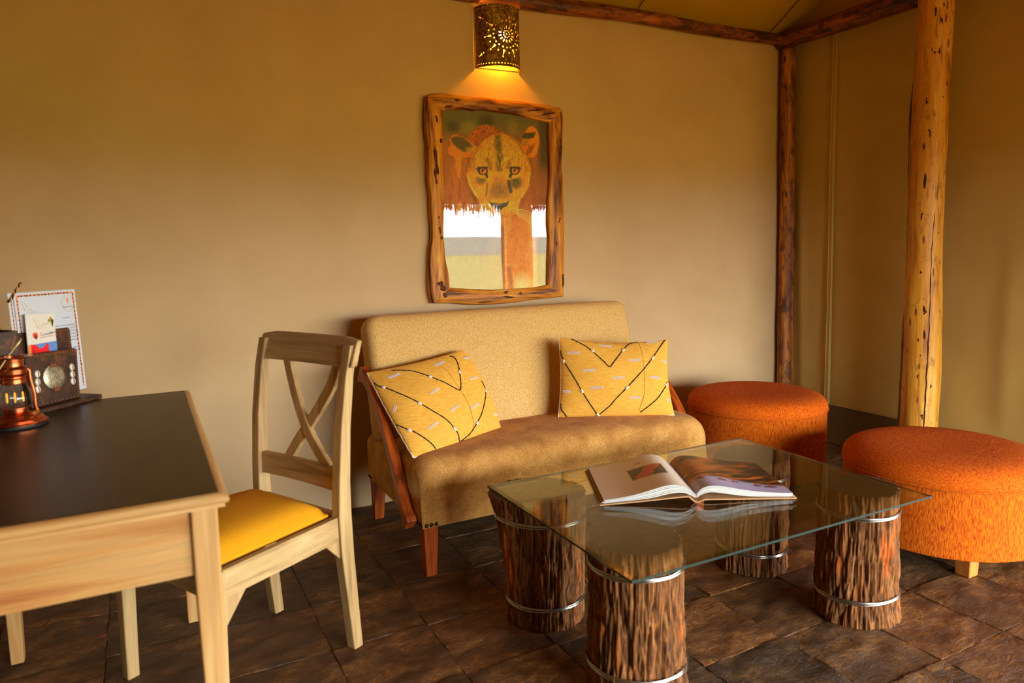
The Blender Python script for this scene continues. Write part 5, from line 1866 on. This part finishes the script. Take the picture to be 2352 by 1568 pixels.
def make_lantern():
    x, y, z = LANT
    t = thing('lantern', (x, y, z), 'small copper hurricane lantern with glass globe on the dark desk', 'lantern')
    c = (x, y, z)
    mb = MB()
    mb.lathe([(0.0001, 0.0), (0.064, 0.0), (0.0665, 0.003), (0.066, 0.006), (0.0001, 0.007)], c, 48)
    build('foot', mb, RUBBER, parent=t, smooth=True, angle=40)
    mb = MB()
    mb.lathe([(0.0001, 0.006), (0.066, 0.006), (0.0695, 0.008), (0.0700, 0.012), (0.066, 0.0145), (0.060, 0.015), (0.061, 0.019), (0.058, 0.024), (0.050, 0.0285), (0.040, 0.030), (0.0001, 0.031)], c, 48)
    build('base', mb, COPPER, parent=t, smooth=True, angle=35)
    mb = MB()
    mb.lathe([(0.040, 0.029), (0.036, 0.033), (0.028, 0.036), (0.026, 0.038), (0.0275, 0.040), (0.0275, 0.046), (0.033, 0.048), (0.033, 0.0505), (0.026, 0.0505), (0.0001, 0.0505)], c, 40)
    build('burner', mb, COPPER, parent=t, smooth=True, angle=35)
    mb = MB()
    mb.lathe([(0.0315, 0.050), (0.0365, 0.058), (0.0395, 0.068), (0.0390, 0.079), (0.0350, 0.092), (0.0295, 0.104), (0.0262, 0.115)], c, 40)
    build('globe', mb, thin_glass('globe_glass', (0.95, 0.97, 0.97), 0.05), parent=t, smooth=True)
    mb = MB()
    mb.lathe([(0.0265, 0.112), (0.0280, 0.114), (0.0280, 0.124), (0.0255, 0.126), (0.0290, 0.128), (0.0290, 0.131), (0.0255, 0.133), (0.0290, 0.135), (0.0325, 0.139), (0.0330, 0.150), (0.0285, 0.156),
              (0.0262, 0.158), (0.0262, 0.175), (0.029, 0.178), (0.046, 0.180), (0.0475, 0.182), (0.044, 0.1835), (0.028, 0.181), (0.0245, 0.150), (0.0245, 0.114)], c, 48)
    build('chimney_cap', mb, COPPER, parent=t, smooth=True, angle=35)
    view = np.array([0.0 - x, CAM_LOC[1] - y, 0.0])
    view = view / np.linalg.norm(view)
    side = np.array([view[1], -view[0], 0.0])
    if side[0] < 0:
        side = -side
    for s in (-1, 1):
        p = [(0.052, 0.026), (0.047, 0.040), (0.0455, 0.056), (0.0460, 0.072), (0.0435, 0.092), (0.0400, 0.112), (0.0385, 0.130), (0.0375, 0.142), (0.031, 0.147)]
        d = side * s * math.cos(0.35) - view * math.sin(0.35) * s
        mb = MB()
        mb.tube(spline([np.array(c) + d * a + np.array([0, 0, b]) for a, b in p], 6), 0.0052, 10)
        build('side_tube', mb, COPPER, parent=t, smooth=True)
    em = bpy.data.materials.new('led_filament')
    em.use_nodes = True
    b = em.node_tree.nodes['Principled BSDF']
    b.inputs['Base Color'].default_value = (0.9, 0.4, 0.05, 1)
    b.inputs['Emission Color'].default_value = (1.0, 0.36, 0.02, 1)
    b.inputs['Emission Strength'].default_value = 0.8
    for k in (-1, 0, 1):
        q = np.array(c) + side * 0.0175 * k + view * (0.004 * (1 - abs(k)))
        mb = MB()
        mb.tube([q + np.array([0, 0, 0.062]), q + np.array([0, 0, 0.064]), q + np.array([0, 0, 0.086]), q + np.array([0, 0, 0.089])], [0.0010, 0.0024, 0.0024, 0.0010], 8)
        build('filament', mb, em, parent=t, smooth=True)
        mb = MB()
        mb.tube([q + np.array([0, 0, 0.050]), q + np.array([0, 0, 0.063])], 0.0007, 5)
        mb.tube([q + side * 0.006 + np.array([0, 0, 0.050]), q + side * 0.006 + np.array([0, 0, 0.090])], 0.0006, 5)
        build('filament_wire', mb, WIRE, parent=t)
    mb = MB()
    kq = np.array(c) + side * 0.040 + view * 0.034 + np.array([0, 0, 0.036])
    mb.tube([kq - side * 0.006, kq + side * 0.010], [0.0055, 0.0055], 10)
    build('fuel_knob', mb, plain('knob_brass', (220, 180, 90), 0.25, 1.0), parent=t)
    # carrying handle: a wire bail hinged at both tubes and leaning over to one side
    p0 = np.array(c) - side * 0.040 + view * 0.030 + np.array([0, 0, 0.136])
    p1 = np.array(c) + side * 0.020 + view * 0.030 + np.array([0, 0, 0.222])
    bail = [p0, p0 * 0.55 + p1 * 0.45 + np.array([0, 0, 0.003]), p1, p1 - view * 0.020 + np.array([0, 0, 0.002]), (p0 * 0.55 + p1 * 0.45) - view * 0.045, p0 - view * 0.05]
    mb = MB()
    mb.tube(spline(bail, 8), 0.0021, 8)
    build('handle', mb, plain('handle_wire', (236, 208, 150), 0.3, 0.7), parent=t, smooth=True)


make_lantern()

# ------------------------------------------------------------------ leather rack, papers, brochure, pen holder
RU = np.array([.69, .7238, 0])
RN = np.array([-.7238, .69, 0])
RO = np.array([-.296, -.861, DZ + 0.014])


def rk(a, b, off=0.0, tilt=0.10):
    W = np.array([0, 0, 1.0]) * math.cos(tilt) + RN * math.sin(tilt)
    return RO + RU * a + W * b + RN * off


def rack_slab(mb, pts, off, th, tilt=0.10):
    q = [rk(a, b, off, tilt) for a, b in pts]
    mb.extrude(q, RN * th)


def stitches(parent, pts, off, tilt=0.10, step=0.0072, s=0.0034):
    mb = MB()
    for (a0, b0), (a1, b1) in zip(pts[:-1], pts[1:]):
        L = math.hypot(a1 - a0, b1 - b0)
        k = max(1, int(L / step))
        for i in range(k):
            f = (i + 0.5) / k
            a, b = a0 + (a1 - a0) * f, b0 + (b1 - b0) * f
            da, db = (a1 - a0) / L, (b1 - b0) / L
            p = rk(a + db * s + da * 0.001, b - da * s, off, tilt)
            q = rk(a - db * s * 0.6 - da * 0.001, b + da * s * 0.6, off, tilt)
            mb.tube([p, (p + q) / 2 - RN * 0.0012, q], [0.0009, 0.0012, 0.0009], 4)
    build('lacing', mb, LEATHER_STITCH, parent=parent)


def make_rack():
    t = thing('letter_rack', tuple(RO), 'dark laced leather letter rack with round silver disc and cowrie shells on the desk', 'rack')
    base = [RO + RU * a + RN * b - np.array([0, 0, 0.014]) for a, b in ((-0.012, -0.034), (0.214, -0.026), (0.214, 0.085), (-0.012, 0.085))]
    mb = MB()
    mb.extrude(base, (0, 0, 0.013))
    build('base_board', mb, LEATHER, parent=t, bev=0.003)
    front = [(0.0, 0.0), (0.004, 0.06), (0.004, 0.145), (0.010, 0.151), (0.168, 0.149), (0.174, 0.143), (0.166, 0.07), (0.160, 0.0)]
    mb = MB()
    rack_slab(mb, front, 0.0, 0.004)
    fp = build('front_pocket', mb, LEATHER, parent=t, bev=0.0012)
    back = [(0.0, 0.0), (0.004, 0.205), (0.010, 0.211), (0.190, 0.209), (0.197, 0.203), (0.186, 0.0)]
    mb = MB()
    rack_slab(mb, back, 0.040, 0.004)
    bp = build('back_pocket', mb, LEATHER, parent=t, bev=0.0012)
    for (a, b) in (((0.0, 0.0), (0.004, 0.145)), ((0.160, 0.0), (0.172, 0.143))):
        mb = MB()
        q = [rk(*a, 0.003), rk(*b, 0.003), rk(b[0], b[1], 0.041), rk(a[0], a[1], 0.041)]
        mb.extrude(q, RU * 0.002)
        build('side_gusset', mb, LEATHER, parent=t)
    stitches(fp, [(0.010, 0.145), (0.168, 0.143)], -0.0015)
    stitches(fp, [(0.154, 0.006), (0.167, 0.140)], -0.0015)
    stitches(fp, [(0.004, 0.006), (0.156, 0.006)], -0.0015, step=0.012, s=0.002)
    stitches(bp, [(0.10, 0.203), (0.190, 0.203)], 0.0385)
    stitches(bp, [(0.191, 0.200), (0.186, 0.140)], 0.0385)
    # engraved disc
    silver = Mat('old_silver', 0.38, 0.9, 0.5)
    silver.col(silver.ramp(silver.noise(silver.coord(), 120, 3), [(0.35, S(150, 140, 110)), (0.65, S(206, 198, 172))]))
    c = (0.083, 0.076)
    mb = MB()
    a = np.linspace(0, 2 * math.pi, 40, endpoint=False)
    P = np.array([[rk(c[0] + r * math.cos(q), c[1] + 1.04 * r * math.sin(q), off) for q in a] for r, off in ((0.036, -0.0002), (0.036, -0.0020), (0.034, -0.0030), (0.018, -0.0042), (0.001, -0.0046))])
    mb.grid(P, closed_v=True)
    dk = build('disc', mb, silver.m, parent=t, smooth=True)
    mb = MB()
    for (p, q) in (((-0.024, 0.022), (0.020, -0.026)), ((-0.020, 0.026), (0.026, -0.020)), ((-0.020, -0.026), (0.022, 0.024)), ((-0.025, -0.020), (0.018, 0.028)),
                   ((-0.012, 0.012), (-0.012, -0.020)), ((-0.006, 0.006), (-0.006, -0.014)), ((0.022, 0.018), (0.024, -0.014)), ((0.028, 0.014), (0.029, -0.010)), ((0.016, 0.016), (0.018, -0.016)), ((-0.018, 0.014), (-0.018, -0.018)),
                   ((-0.014, -0.024), (0.004, -0.006)), ((0.004, -0.006), (0.020, -0.022))):
        pts = [rk(c[0] + p[0] + (q[0] - p[0]) * s, c[1] + p[1] + (q[1] - p[1]) * s, -0.0046 + 0.000 * s) for s in np.linspace(0, 1, 5)]
        pts = [pp - RN * (-0.0022 * ((np.hypot(p[0] + (q[0] - p[0]) * s, p[1] + (q[1] - p[1]) * s)) / 0.034) ** 2) for pp, s in zip(pts, np.linspace(0, 1, 5))]
        mb.tube(pts, 0.0007, 4)
    build('engraving', mb, plain('engraved_line', (236, 230, 206), 0.4, 0.7), parent=dk)
    for b in (0.110, 0.041):
        mb = MB()
        rack_slab(mb, [(c[0] - 0.010, b - 0.006), (c[0] + 0.010, b - 0.006), (c[0] + 0.010, b + 0.006), (c[0] - 0.010, b + 0.006)], -0.0052, 0.0045)
        build('disc_strap', mb, plain('strap_leather', (120, 56, 28), 0.6), parent=t)
    W = np.array([0, 0, 1.0]) * math.cos(0.1) + RN * math.sin(0.1)
    for (a, b) in ((0.032, 0.093), (0.029, 0.071), (0.026, 0.050), (0.146, 0.094), (0.144, 0.073), (0.142, 0.052)):
        p0 = rk(a, b, -0.001)
        th = np.linspace(0, math.pi, 7)
        ph = np.linspace(0, 2 * math.pi, 12, endpoint=False)
        P = np.array([[p0 + W * (0.0108 * math.cos(x)) + RU * (0.0085 * math.sin(x) * math.cos(y)) - RN * (0.0045 * math.sin(x) * math.sin(y)) for y in ph] for x in th])
        mb = MB()
        mb.grid(P, closed_v=True)
        sh = build('cowrie_shell', mb, SHELL, parent=t, smooth=True)
        mb = MB()
        mb.tube([p0 - RN * 0.0034 - W * 0.009, p0 - RN * 0.0050, p0 - RN * 0.0034 + W * 0.009], [0.0004, 0.0012, 0.0004], 5)
        build('slit', mb, SLIT, parent=sh)


make_rack()


def put_text(parent, body, a, b, size, mat, off, tilt, slant=0.0, align='LEFT', shear=0.0):
    cu = bpy.data.curves.new('lettering', 'FONT')
    cu.body = body
    cu.size = size
    cu.shear = shear
    cu.align_x = align
    cu.resolution_u = 3
    cu.materials.append(mat)
    tmp = bpy.data.objects.new('lettering_curve', cu)
    COL.objects.link(tmp)
    bpy.context.view_layer.update()
    me = bpy.data.meshes.new_from_object(tmp.evaluated_get(bpy.context.evaluated_depsgraph_get()))
    bpy.data.objects.remove(tmp)
    bpy.data.curves.remove(cu)
    me.name = 'lettering'
    o = bpy.data.objects.new('lettering', me)
    COL.objects.link(o)
    W = np.array([0, 0, 1.0]) * math.cos(tilt) + RN * math.sin(tilt)
    n = -(RN * math.cos(tilt) - np.array([0, 0, 1.0]) * math.sin(tilt))
    p = rk(a, b, off, tilt) - ORG[parent.name]
    c, s = math.cos(slant), math.sin(slant)
    ux, uy = RU * c + W * s, -RU * s + W * c
    o.parent = parent
    o.matrix_local = Matrix(((ux[0], uy[0], n[0], p[0]), (ux[1], uy[1], n[1], p[1]), (ux[2], uy[2], n[2], p[2]), (0, 0, 0, 1)))
    return o


def flat(parent, name, pts, off, tilt, mat):
    mb = MB()
    mb.add([rk(a, b, off, tilt) for a, b in pts], [tuple(range(len(pts)))])
    return build(name, mb, mat, parent=parent)


def make_papers():
    INK = plain('ink', (70, 66, 76), 0.7)
    INKD = plain('ink_dark', (20, 44, 40), 0.7)
    ORANGE = plain('print_orange', (238, 140, 36), 0.7)
    PALEO = plain('print_pale_orange', (228, 184, 128), 0.7)
    NAVY = plain('print_navy', (32, 22, 60), 0.7)
    tl = 0.05
    x0, x1, b0, b1 = 0.030, 0.232, 0.012, 0.323
    t = thing('letter', tuple(rk(0.13, b0, 0.052, tl)), 'white printed letter sheets with orange border tied with cord in the leather rack', 'paper')
    for k, (dx, off) in enumerate(((0.0, 0.0520), (-0.014, 0.0560))):
        mb = MB()
        mb.extrude([rk(a, b, off, tl) for a, b in ((x0 + dx, b0), (x1 + dx * 0.5, b0), (x1 + dx * 0.5, b1), (x0 + dx, b1 + 0.001 * k))], RN * 0.0012)
        sh = build('sheet', mb, PAPER, parent=t)
        o2 = off - 0.0004
        if k == 0:
            w = 0.0048
            m = 0.009
            seg = [((x0 + m, b1 - m), (x1 - m, b1 - m)), ((x1 - m, b1 - m), (x1 - m, b0 + m)), ((x0 + m, b0 + m), (x0 + m, b1 - m))]
        else:
            seg = [((x0 + dx + 0.008, b0 + 0.01), (x0 + dx + 0.008, b1 - 0.009))]
            w = 0.0036
        for (p, q) in seg:
            L = math.hypot(q[0] - p[0], q[1] - p[1])
            d = ((q[0] - p[0]) / L, (q[1] - p[1]) / L)
            nn = (-d[1] * w / 2, d[0] * w / 2)
            flat(sh, 'border', [(p[0] + nn[0], p[1] + nn[1]), (p[0] - nn[0], p[1] - nn[1]), (q[0] - nn[0], q[1] - nn[1]), (q[0] + nn[0], q[1] + nn[1])], o2, tl, ORANGE)
            mb = MB()
            rs = np.random.RandomState(int(L * 1000) + k)
            s = 0.006
            while s < L - 0.006:
                le = rs.uniform(0.003, 0.007)
                c = (p[0] + d[0] * s, p[1] + d[1] * s)
                sd = rs.choice([-1, 1]) * 0.22
                cc = (c[0] + nn[0] * sd, c[1] + nn[1] * sd)
                mb.add([rk(cc[0] + nn[0] * i + d[0] * j, cc[1] + nn[1] * i + d[1] * j, o2 - 0.0003, tl) for i, j in ((.85, -le / 2), (-.85, -le / 2), (-.85, le / 2), (.85, le / 2))], [(0, 1, 2, 3)])
                s += le + rs.uniform(0.003, 0.009)
            build('border_marks', mb, NAVY, parent=sh)
    off = 0.0514
    # crest at upper right: ring, figure and lettering
    a = np.linspace(0, 2 * math.pi, 48, endpoint=False)
    cx, cz = 0.202, 0.281
    mb = MB()
    mb.tube([rk(cx + 0.0205 * math.cos(q), cz + 0.0245 * math.sin(q), off, tl) for q in a], 0.0006, 4, closed=True)
    build('crest_ring', mb, PALEO, parent=t)
    flat(t, 'crest_figure', [(cx - 0.004, cz + 0.000), (cx + 0.001, cz + 0.003), (cx - 0.003, cz + 0.007), (cx - 0.004, cz + 0.012), (cx - 0.001, cz + 0.016), (cx - 0.001, cz + 0.020), (cx + 0.002, cz + 0.020), (cx + 0.002, cz + 0.014),
                             (cx + 0.004, cz + 0.011), (cx + 0.002, cz + 0.004), (cx + 0.006, cz + 0.000)], off, tl, ORANGE)
    put_text(t, 'Kandili Camp', cx, cz - 0.012, 0.0064, INK, off, tl, align='CENTER', shear=0.3)
    put_text(t, 'COLLECTION', cx, cz - 0.005, 0.0040, PALEO, off, tl, align='CENTER')
    # swoosh emblem at upper left
    for ob, (ea, eb, oo, tt_) in ((t, (0.048, 0.272, off, tl)),):
        mb = MB()
        mb.tube([rk(ea + p, eb + q, oo, tt_) for p, q in ((0.012, -0.002), (0.008, 0.012), (0.001, 0.026), (0.010, 0.022), (0.019, 0.014), (0.015, 0.008))], 0.0006, 4)
        build('emblem', mb, PALEO, parent=ob)
    put_text(t, 'SAFARI', 0.062, 0.271, 0.0065, PALEO, off, tl)
    put_text(t, 'COLLECTION', 0.062, 0.264, 0.0058, PALEO, off, tl)
    put_text(t, 'Guest Information', 0.052, 0.244, 0.0105, INKD, off, tl, shear=0.3)
    put_text(t, 'COUNTRY', 0.178, 0.236, 0.0058, INK, off, tl)
    put_text(t, 'welcome', 0.052, 0.228, 0.0064, INKD, off, tl)
    for k, s in enumerate(('your game viewing experience,', 'to provide you with a pack of', 'if you need quick arrival in the', 'for good looking and enjoy', 'your stay with our team', 'and have a good time')):
        put_text(t, s, 0.052, 0.214 - 0.0094 * k, 0.0064, INKD, off, tl)
        put_text(t, s, 0.220, 0.214 - 0.0094 * k, 0.0064, INK, off, tl, align='RIGHT')
    put_text(t, 'needed', 0.218, 0.143, 0.0064, INK, off, tl, align='RIGHT')
    put_text(t, 'with all', 0.218, 0.134, 0.0064, INK, off, tl, align='RIGHT')
    # orange and black twisted cord through the corner
    p = [rk(0.012, 0.302, 0.050, tl), rk(0.020, 0.308, 0.048, tl), rk(0.030, 0.320, 0.049, tl), rk(0.036, 0.330, 0.049, tl), rk(0.046, 0.341, 0.050, tl), rk(0.056, 0.350, 0.052, tl)]
    q = spline(p, 8)
    for s, m in ((0, ORANGE), (math.pi, BLACK_CORD)):
        kk = np.arange(len(q)) * 0.55 + s
        mb = MB()
        mb.tube(q + np.outer(np.cos(kk), RN) * 0.0016 + np.outer(np.sin(kk), RU) * 0.0016, 0.0020, 6)
        build('tie_cord', mb, m, parent=t, smooth=True)
    mb = MB()
    mb.tube([q[0] - RU * 0.003, q[0], q[0] + RU * 0.003], [0.002, 0.005, 0.002], 8)
    mb.tube([q[-1] - RU * 0.003, q[-1], q[-1] + RU * 0.004], [0.002, 0.004, 0.002], 8)
    build('cord_knot', mb, BLACK_CORD, parent=t, smooth=True)

    # folded brochure in the front pocket
    t2 = 0.10
    b = thing('brochure', tuple(rk(0.08, 0.02, 0.022, t2)), 'cream folded brochure with red and blue panel standing in the leather rack', 'brochure')
    c = [(0.024, 0.016), (0.118, 0.016), (0.136, 0.260), (0.044, 0.263)]
    mb = MB()
    mb.extrude([rk(x, y, 0.022, t2) for x, y in c], RN * 0.003)
    build('card', mb, plain('cream_card', (226, 222, 210), 0.5), parent=b)

    def bl(u, v):
        p = np.array(c)
        q = p[0] * (1 - u) * (1 - v) + p[1] * u * (1 - v) + p[2] * u * v + p[3] * (1 - u) * v
        return (q[0], q[1])
    o2 = 0.0215
    BLUE, RED = plain('print_blue', (96, 140, 210), 0.5), plain('print_red', (232, 16, 8), 0.5)
    flat(b, 'blue_panel', [bl(0.0, 0.30), bl(1, 0.30), bl(1, 0.656), bl(0, 0.640)], o2, t2, BLUE)
    flat(b, 'orange_strip', [bl(0.0, 0.30), bl(0.12, 0.30), bl(0.09, 0.645), bl(0, 0.64)], o2 - 0.0003, t2, ORANGE)
    flat(b, 'red_figure', [bl(0.08, 0.38), bl(0.30, 0.46), bl(0.78, 0.50), bl(0.70, 0.56), bl(0.70, 0.63), bl(0.66, 0.645), bl(0.60, 0.62), bl(0.50, 0.595), bl(0.37, 0.588), bl(0.35, 0.61), bl(0.24, 0.640), bl(0.10, 0.645)], o2 - 0.0005, t2, RED)
    mb = MB()
    mb.tube([rk(*bl(u, v), o2 - 0.0007, t2) for u, v in ((0.13, 0.585), (0.17, 0.57), (0.18, 0.54), (0.16, 0.50))], 0.0007, 4)
    build('figure_line', mb, NAVY, parent=b)
    e = bl(0.28, 0.745)
    flat(b, 'sun_disc', [(e[0] + 0.0085 * math.cos(q), e[1] + 0.0095 * math.sin(q)) for q in a], o2, t2, plain('print_sun', (240, 88, 16), 0.5))
    flat(b, 'sun_tree', [(e[0] - 0.001, e[1] - 0.011), (e[0] + 0.003, e[1] - 0.011), (e[0] + 0.003, e[1] + 0.001), (e[0] - 0.003, e[1] + 0.002)], o2 - 0.0004, t2, NAVY)
    RD = plain('print_terracotta', (214, 110, 80), 0.6)
    BK = plain('print_black', (24, 14, 12), 0.6)
    put_text(b, 'S', *bl(0.43, 0.735), 0.0135, RD, o2, t2, shear=0.3, slant=0.05)
    put_text(b, 'unworld', *bl(0.50, 0.735), 0.0100, BK, o2, t2, shear=0.3, slant=0.05)
    put_text(b, 'S', *bl(0.745, 0.747), 0.0125, RD, o2, t2, shear=0.3, slant=0.05)
    put_text(b, 'afaris', *bl(0.81, 0.750), 0.0085, BK, o2, t2, shear=0.3, slant=0.05)
    put_text(b, 'THE BEST SAFARI CAMP', *bl(0.43, 0.705), 0.0056, RD, o2, t2, slant=0.05)
    mb = MB()
    e = bl(0.26, 0.835)
    mb.tube([rk(e[0] + p, e[1] + q, o2, t2) for p, q in ((0.012, -0.002), (0.008, 0.012), (0.001, 0.026), (0.010, 0.022), (0.019, 0.014), (0.015, 0.008))], 0.0006, 4)
    build('emblem', mb, PALEO, parent=b)
    put_text(b, 'SAFARI', *bl(0.37, 0.838), 0.0062, PALEO, o2, t2, slant=0.04)
    put_text(b, 'COLLECTION', *bl(0.37, 0.815), 0.0044, PALEO, o2, t2, slant=0.04)
    # small map emblem
    e = bl(0.86, 0.90)
    flat(b, 'map_green', [(e[0] - 0.010, e[1] + 0.004), (e[0] - 0.002, e[1] + 0.009), (e[0] + 0.003, e[1] + 0.009), (e[0] + 0.002, e[1] - 0.012), (e[0] - 0.001, e[1] - 0.006), (e[0] - 0.002, e[1] - 0.002), (e[0] - 0.009, e[1] - 0.002)], o2, t2, plain('print_olive', (150, 150, 20), 0.6))
    flat(b, 'map_orange', [(e[0] - 0.002, e[1] + 0.010), (e[0] + 0.001, e[1] + 0.014), (e[0] + 0.007, e[1] + 0.008), (e[0] + 0.003, e[1] + 0.007)], o2, t2, ORANGE)
    flat(b, 'map_brown', [(e[0] + 0.003, e[1] + 0.007), (e[0] + 0.010, e[1] + 0.003), (e[0] + 0.006, e[1] - 0.010), (e[0] + 0.003, e[1] - 0.018), (e[0] + 0.001, e[1] - 0.014)], o2, t2, plain('print_brown', (64, 34, 24), 0.6))
    put_text(b, 'SALES AND', *bl(0.80, 0.878), 0.0046, PALEO, o2, t2, align='RIGHT', slant=0.04)
    put_text(b, 'MARKETING', *bl(0.80, 0.863), 0.0046, PALEO, o2, t2, align='RIGHT', slant=0.04)


make_papers()


def make_pen_holder():
    # square leather holder behind the lantern
    c = np.array([-0.372, -0.880])
    ang = 0.62
    ca, sa = math.cos(ang), math.sin(ang)
    R2 = np.array([[ca, -sa, 0], [sa, ca, 0], [0, 0, 1]])
    t = thing('pen_holder', (c[0], c[1], DZ), 'tall dark leather pen holder with tan cross lacing behind the copper lantern', 'holder')
    w, h = 0.086, 0.235
    for (dx, dy, sx, sy) in ((0, -w / 2, w, 0.005), (0, w / 2, w, 0.005), (-w / 2, 0, 0.005, w), (w / 2, 0, 0.005, w)):
        mb = MB()
        q = R2 @ np.array([dx, dy, 0])
        mb.box((c[0] + q[0], c[1] + q[1], DZ + 0.004 + h / 2), (sx, sy, h), R2)
        build('side_panel', mb, LEATHER, parent=t, bev=0.0015)
    mb = MB()
    mb.box((c[0], c[1], DZ + 0.003), (w, w, 0.006), R2)
    build('bottom_panel', mb, LEATHER, parent=t)
    tan = plain('tan_lacing', (156, 92, 48), 0.6)
    for (fx, fy, ux) in (((0, -1), 'f', (1, 0)), ((1, 0), 's', (0, 1))):
        for s in (-1, 1):
            P = []
            for k in np.linspace(0, 1, 8):
                a = s * (k * 2 - 1) * 0.036
                b = DZ + 0.225 - 0.19 * k
                q = R2 @ np.array([fx[0] * (w / 2 + 0.0035) + ux[0] * a, fx[1] * (w / 2 + 0.0035) + ux[1] * a, 0])
                P.append((c[0] + q[0], c[1] + q[1], b))
            mb = MB()
            mb.tube(P, 0.0016, 5)
            build('lacing', mb, tan, parent=t)


make_pen_holder()


def make_scrap():
    mb = MB()
    mb.grid(np.array([[(-0.196 + 0.006 * i, -0.730 + 0.002 * j + 0.001 * (i % 2), 0.0046 + 0.0012 * math.sin(i * 1.7) ** 2) for j in range(4)] for i in range(5)]))
    tag(build('plastic_scrap', mb, plain('red_plastic', (226, 20, 20), 0.4), org=(-0.19, -0.73, 0.004)), 'tiny red scrap lying on the slate floor under the desk', 'scrap')


make_scrap()
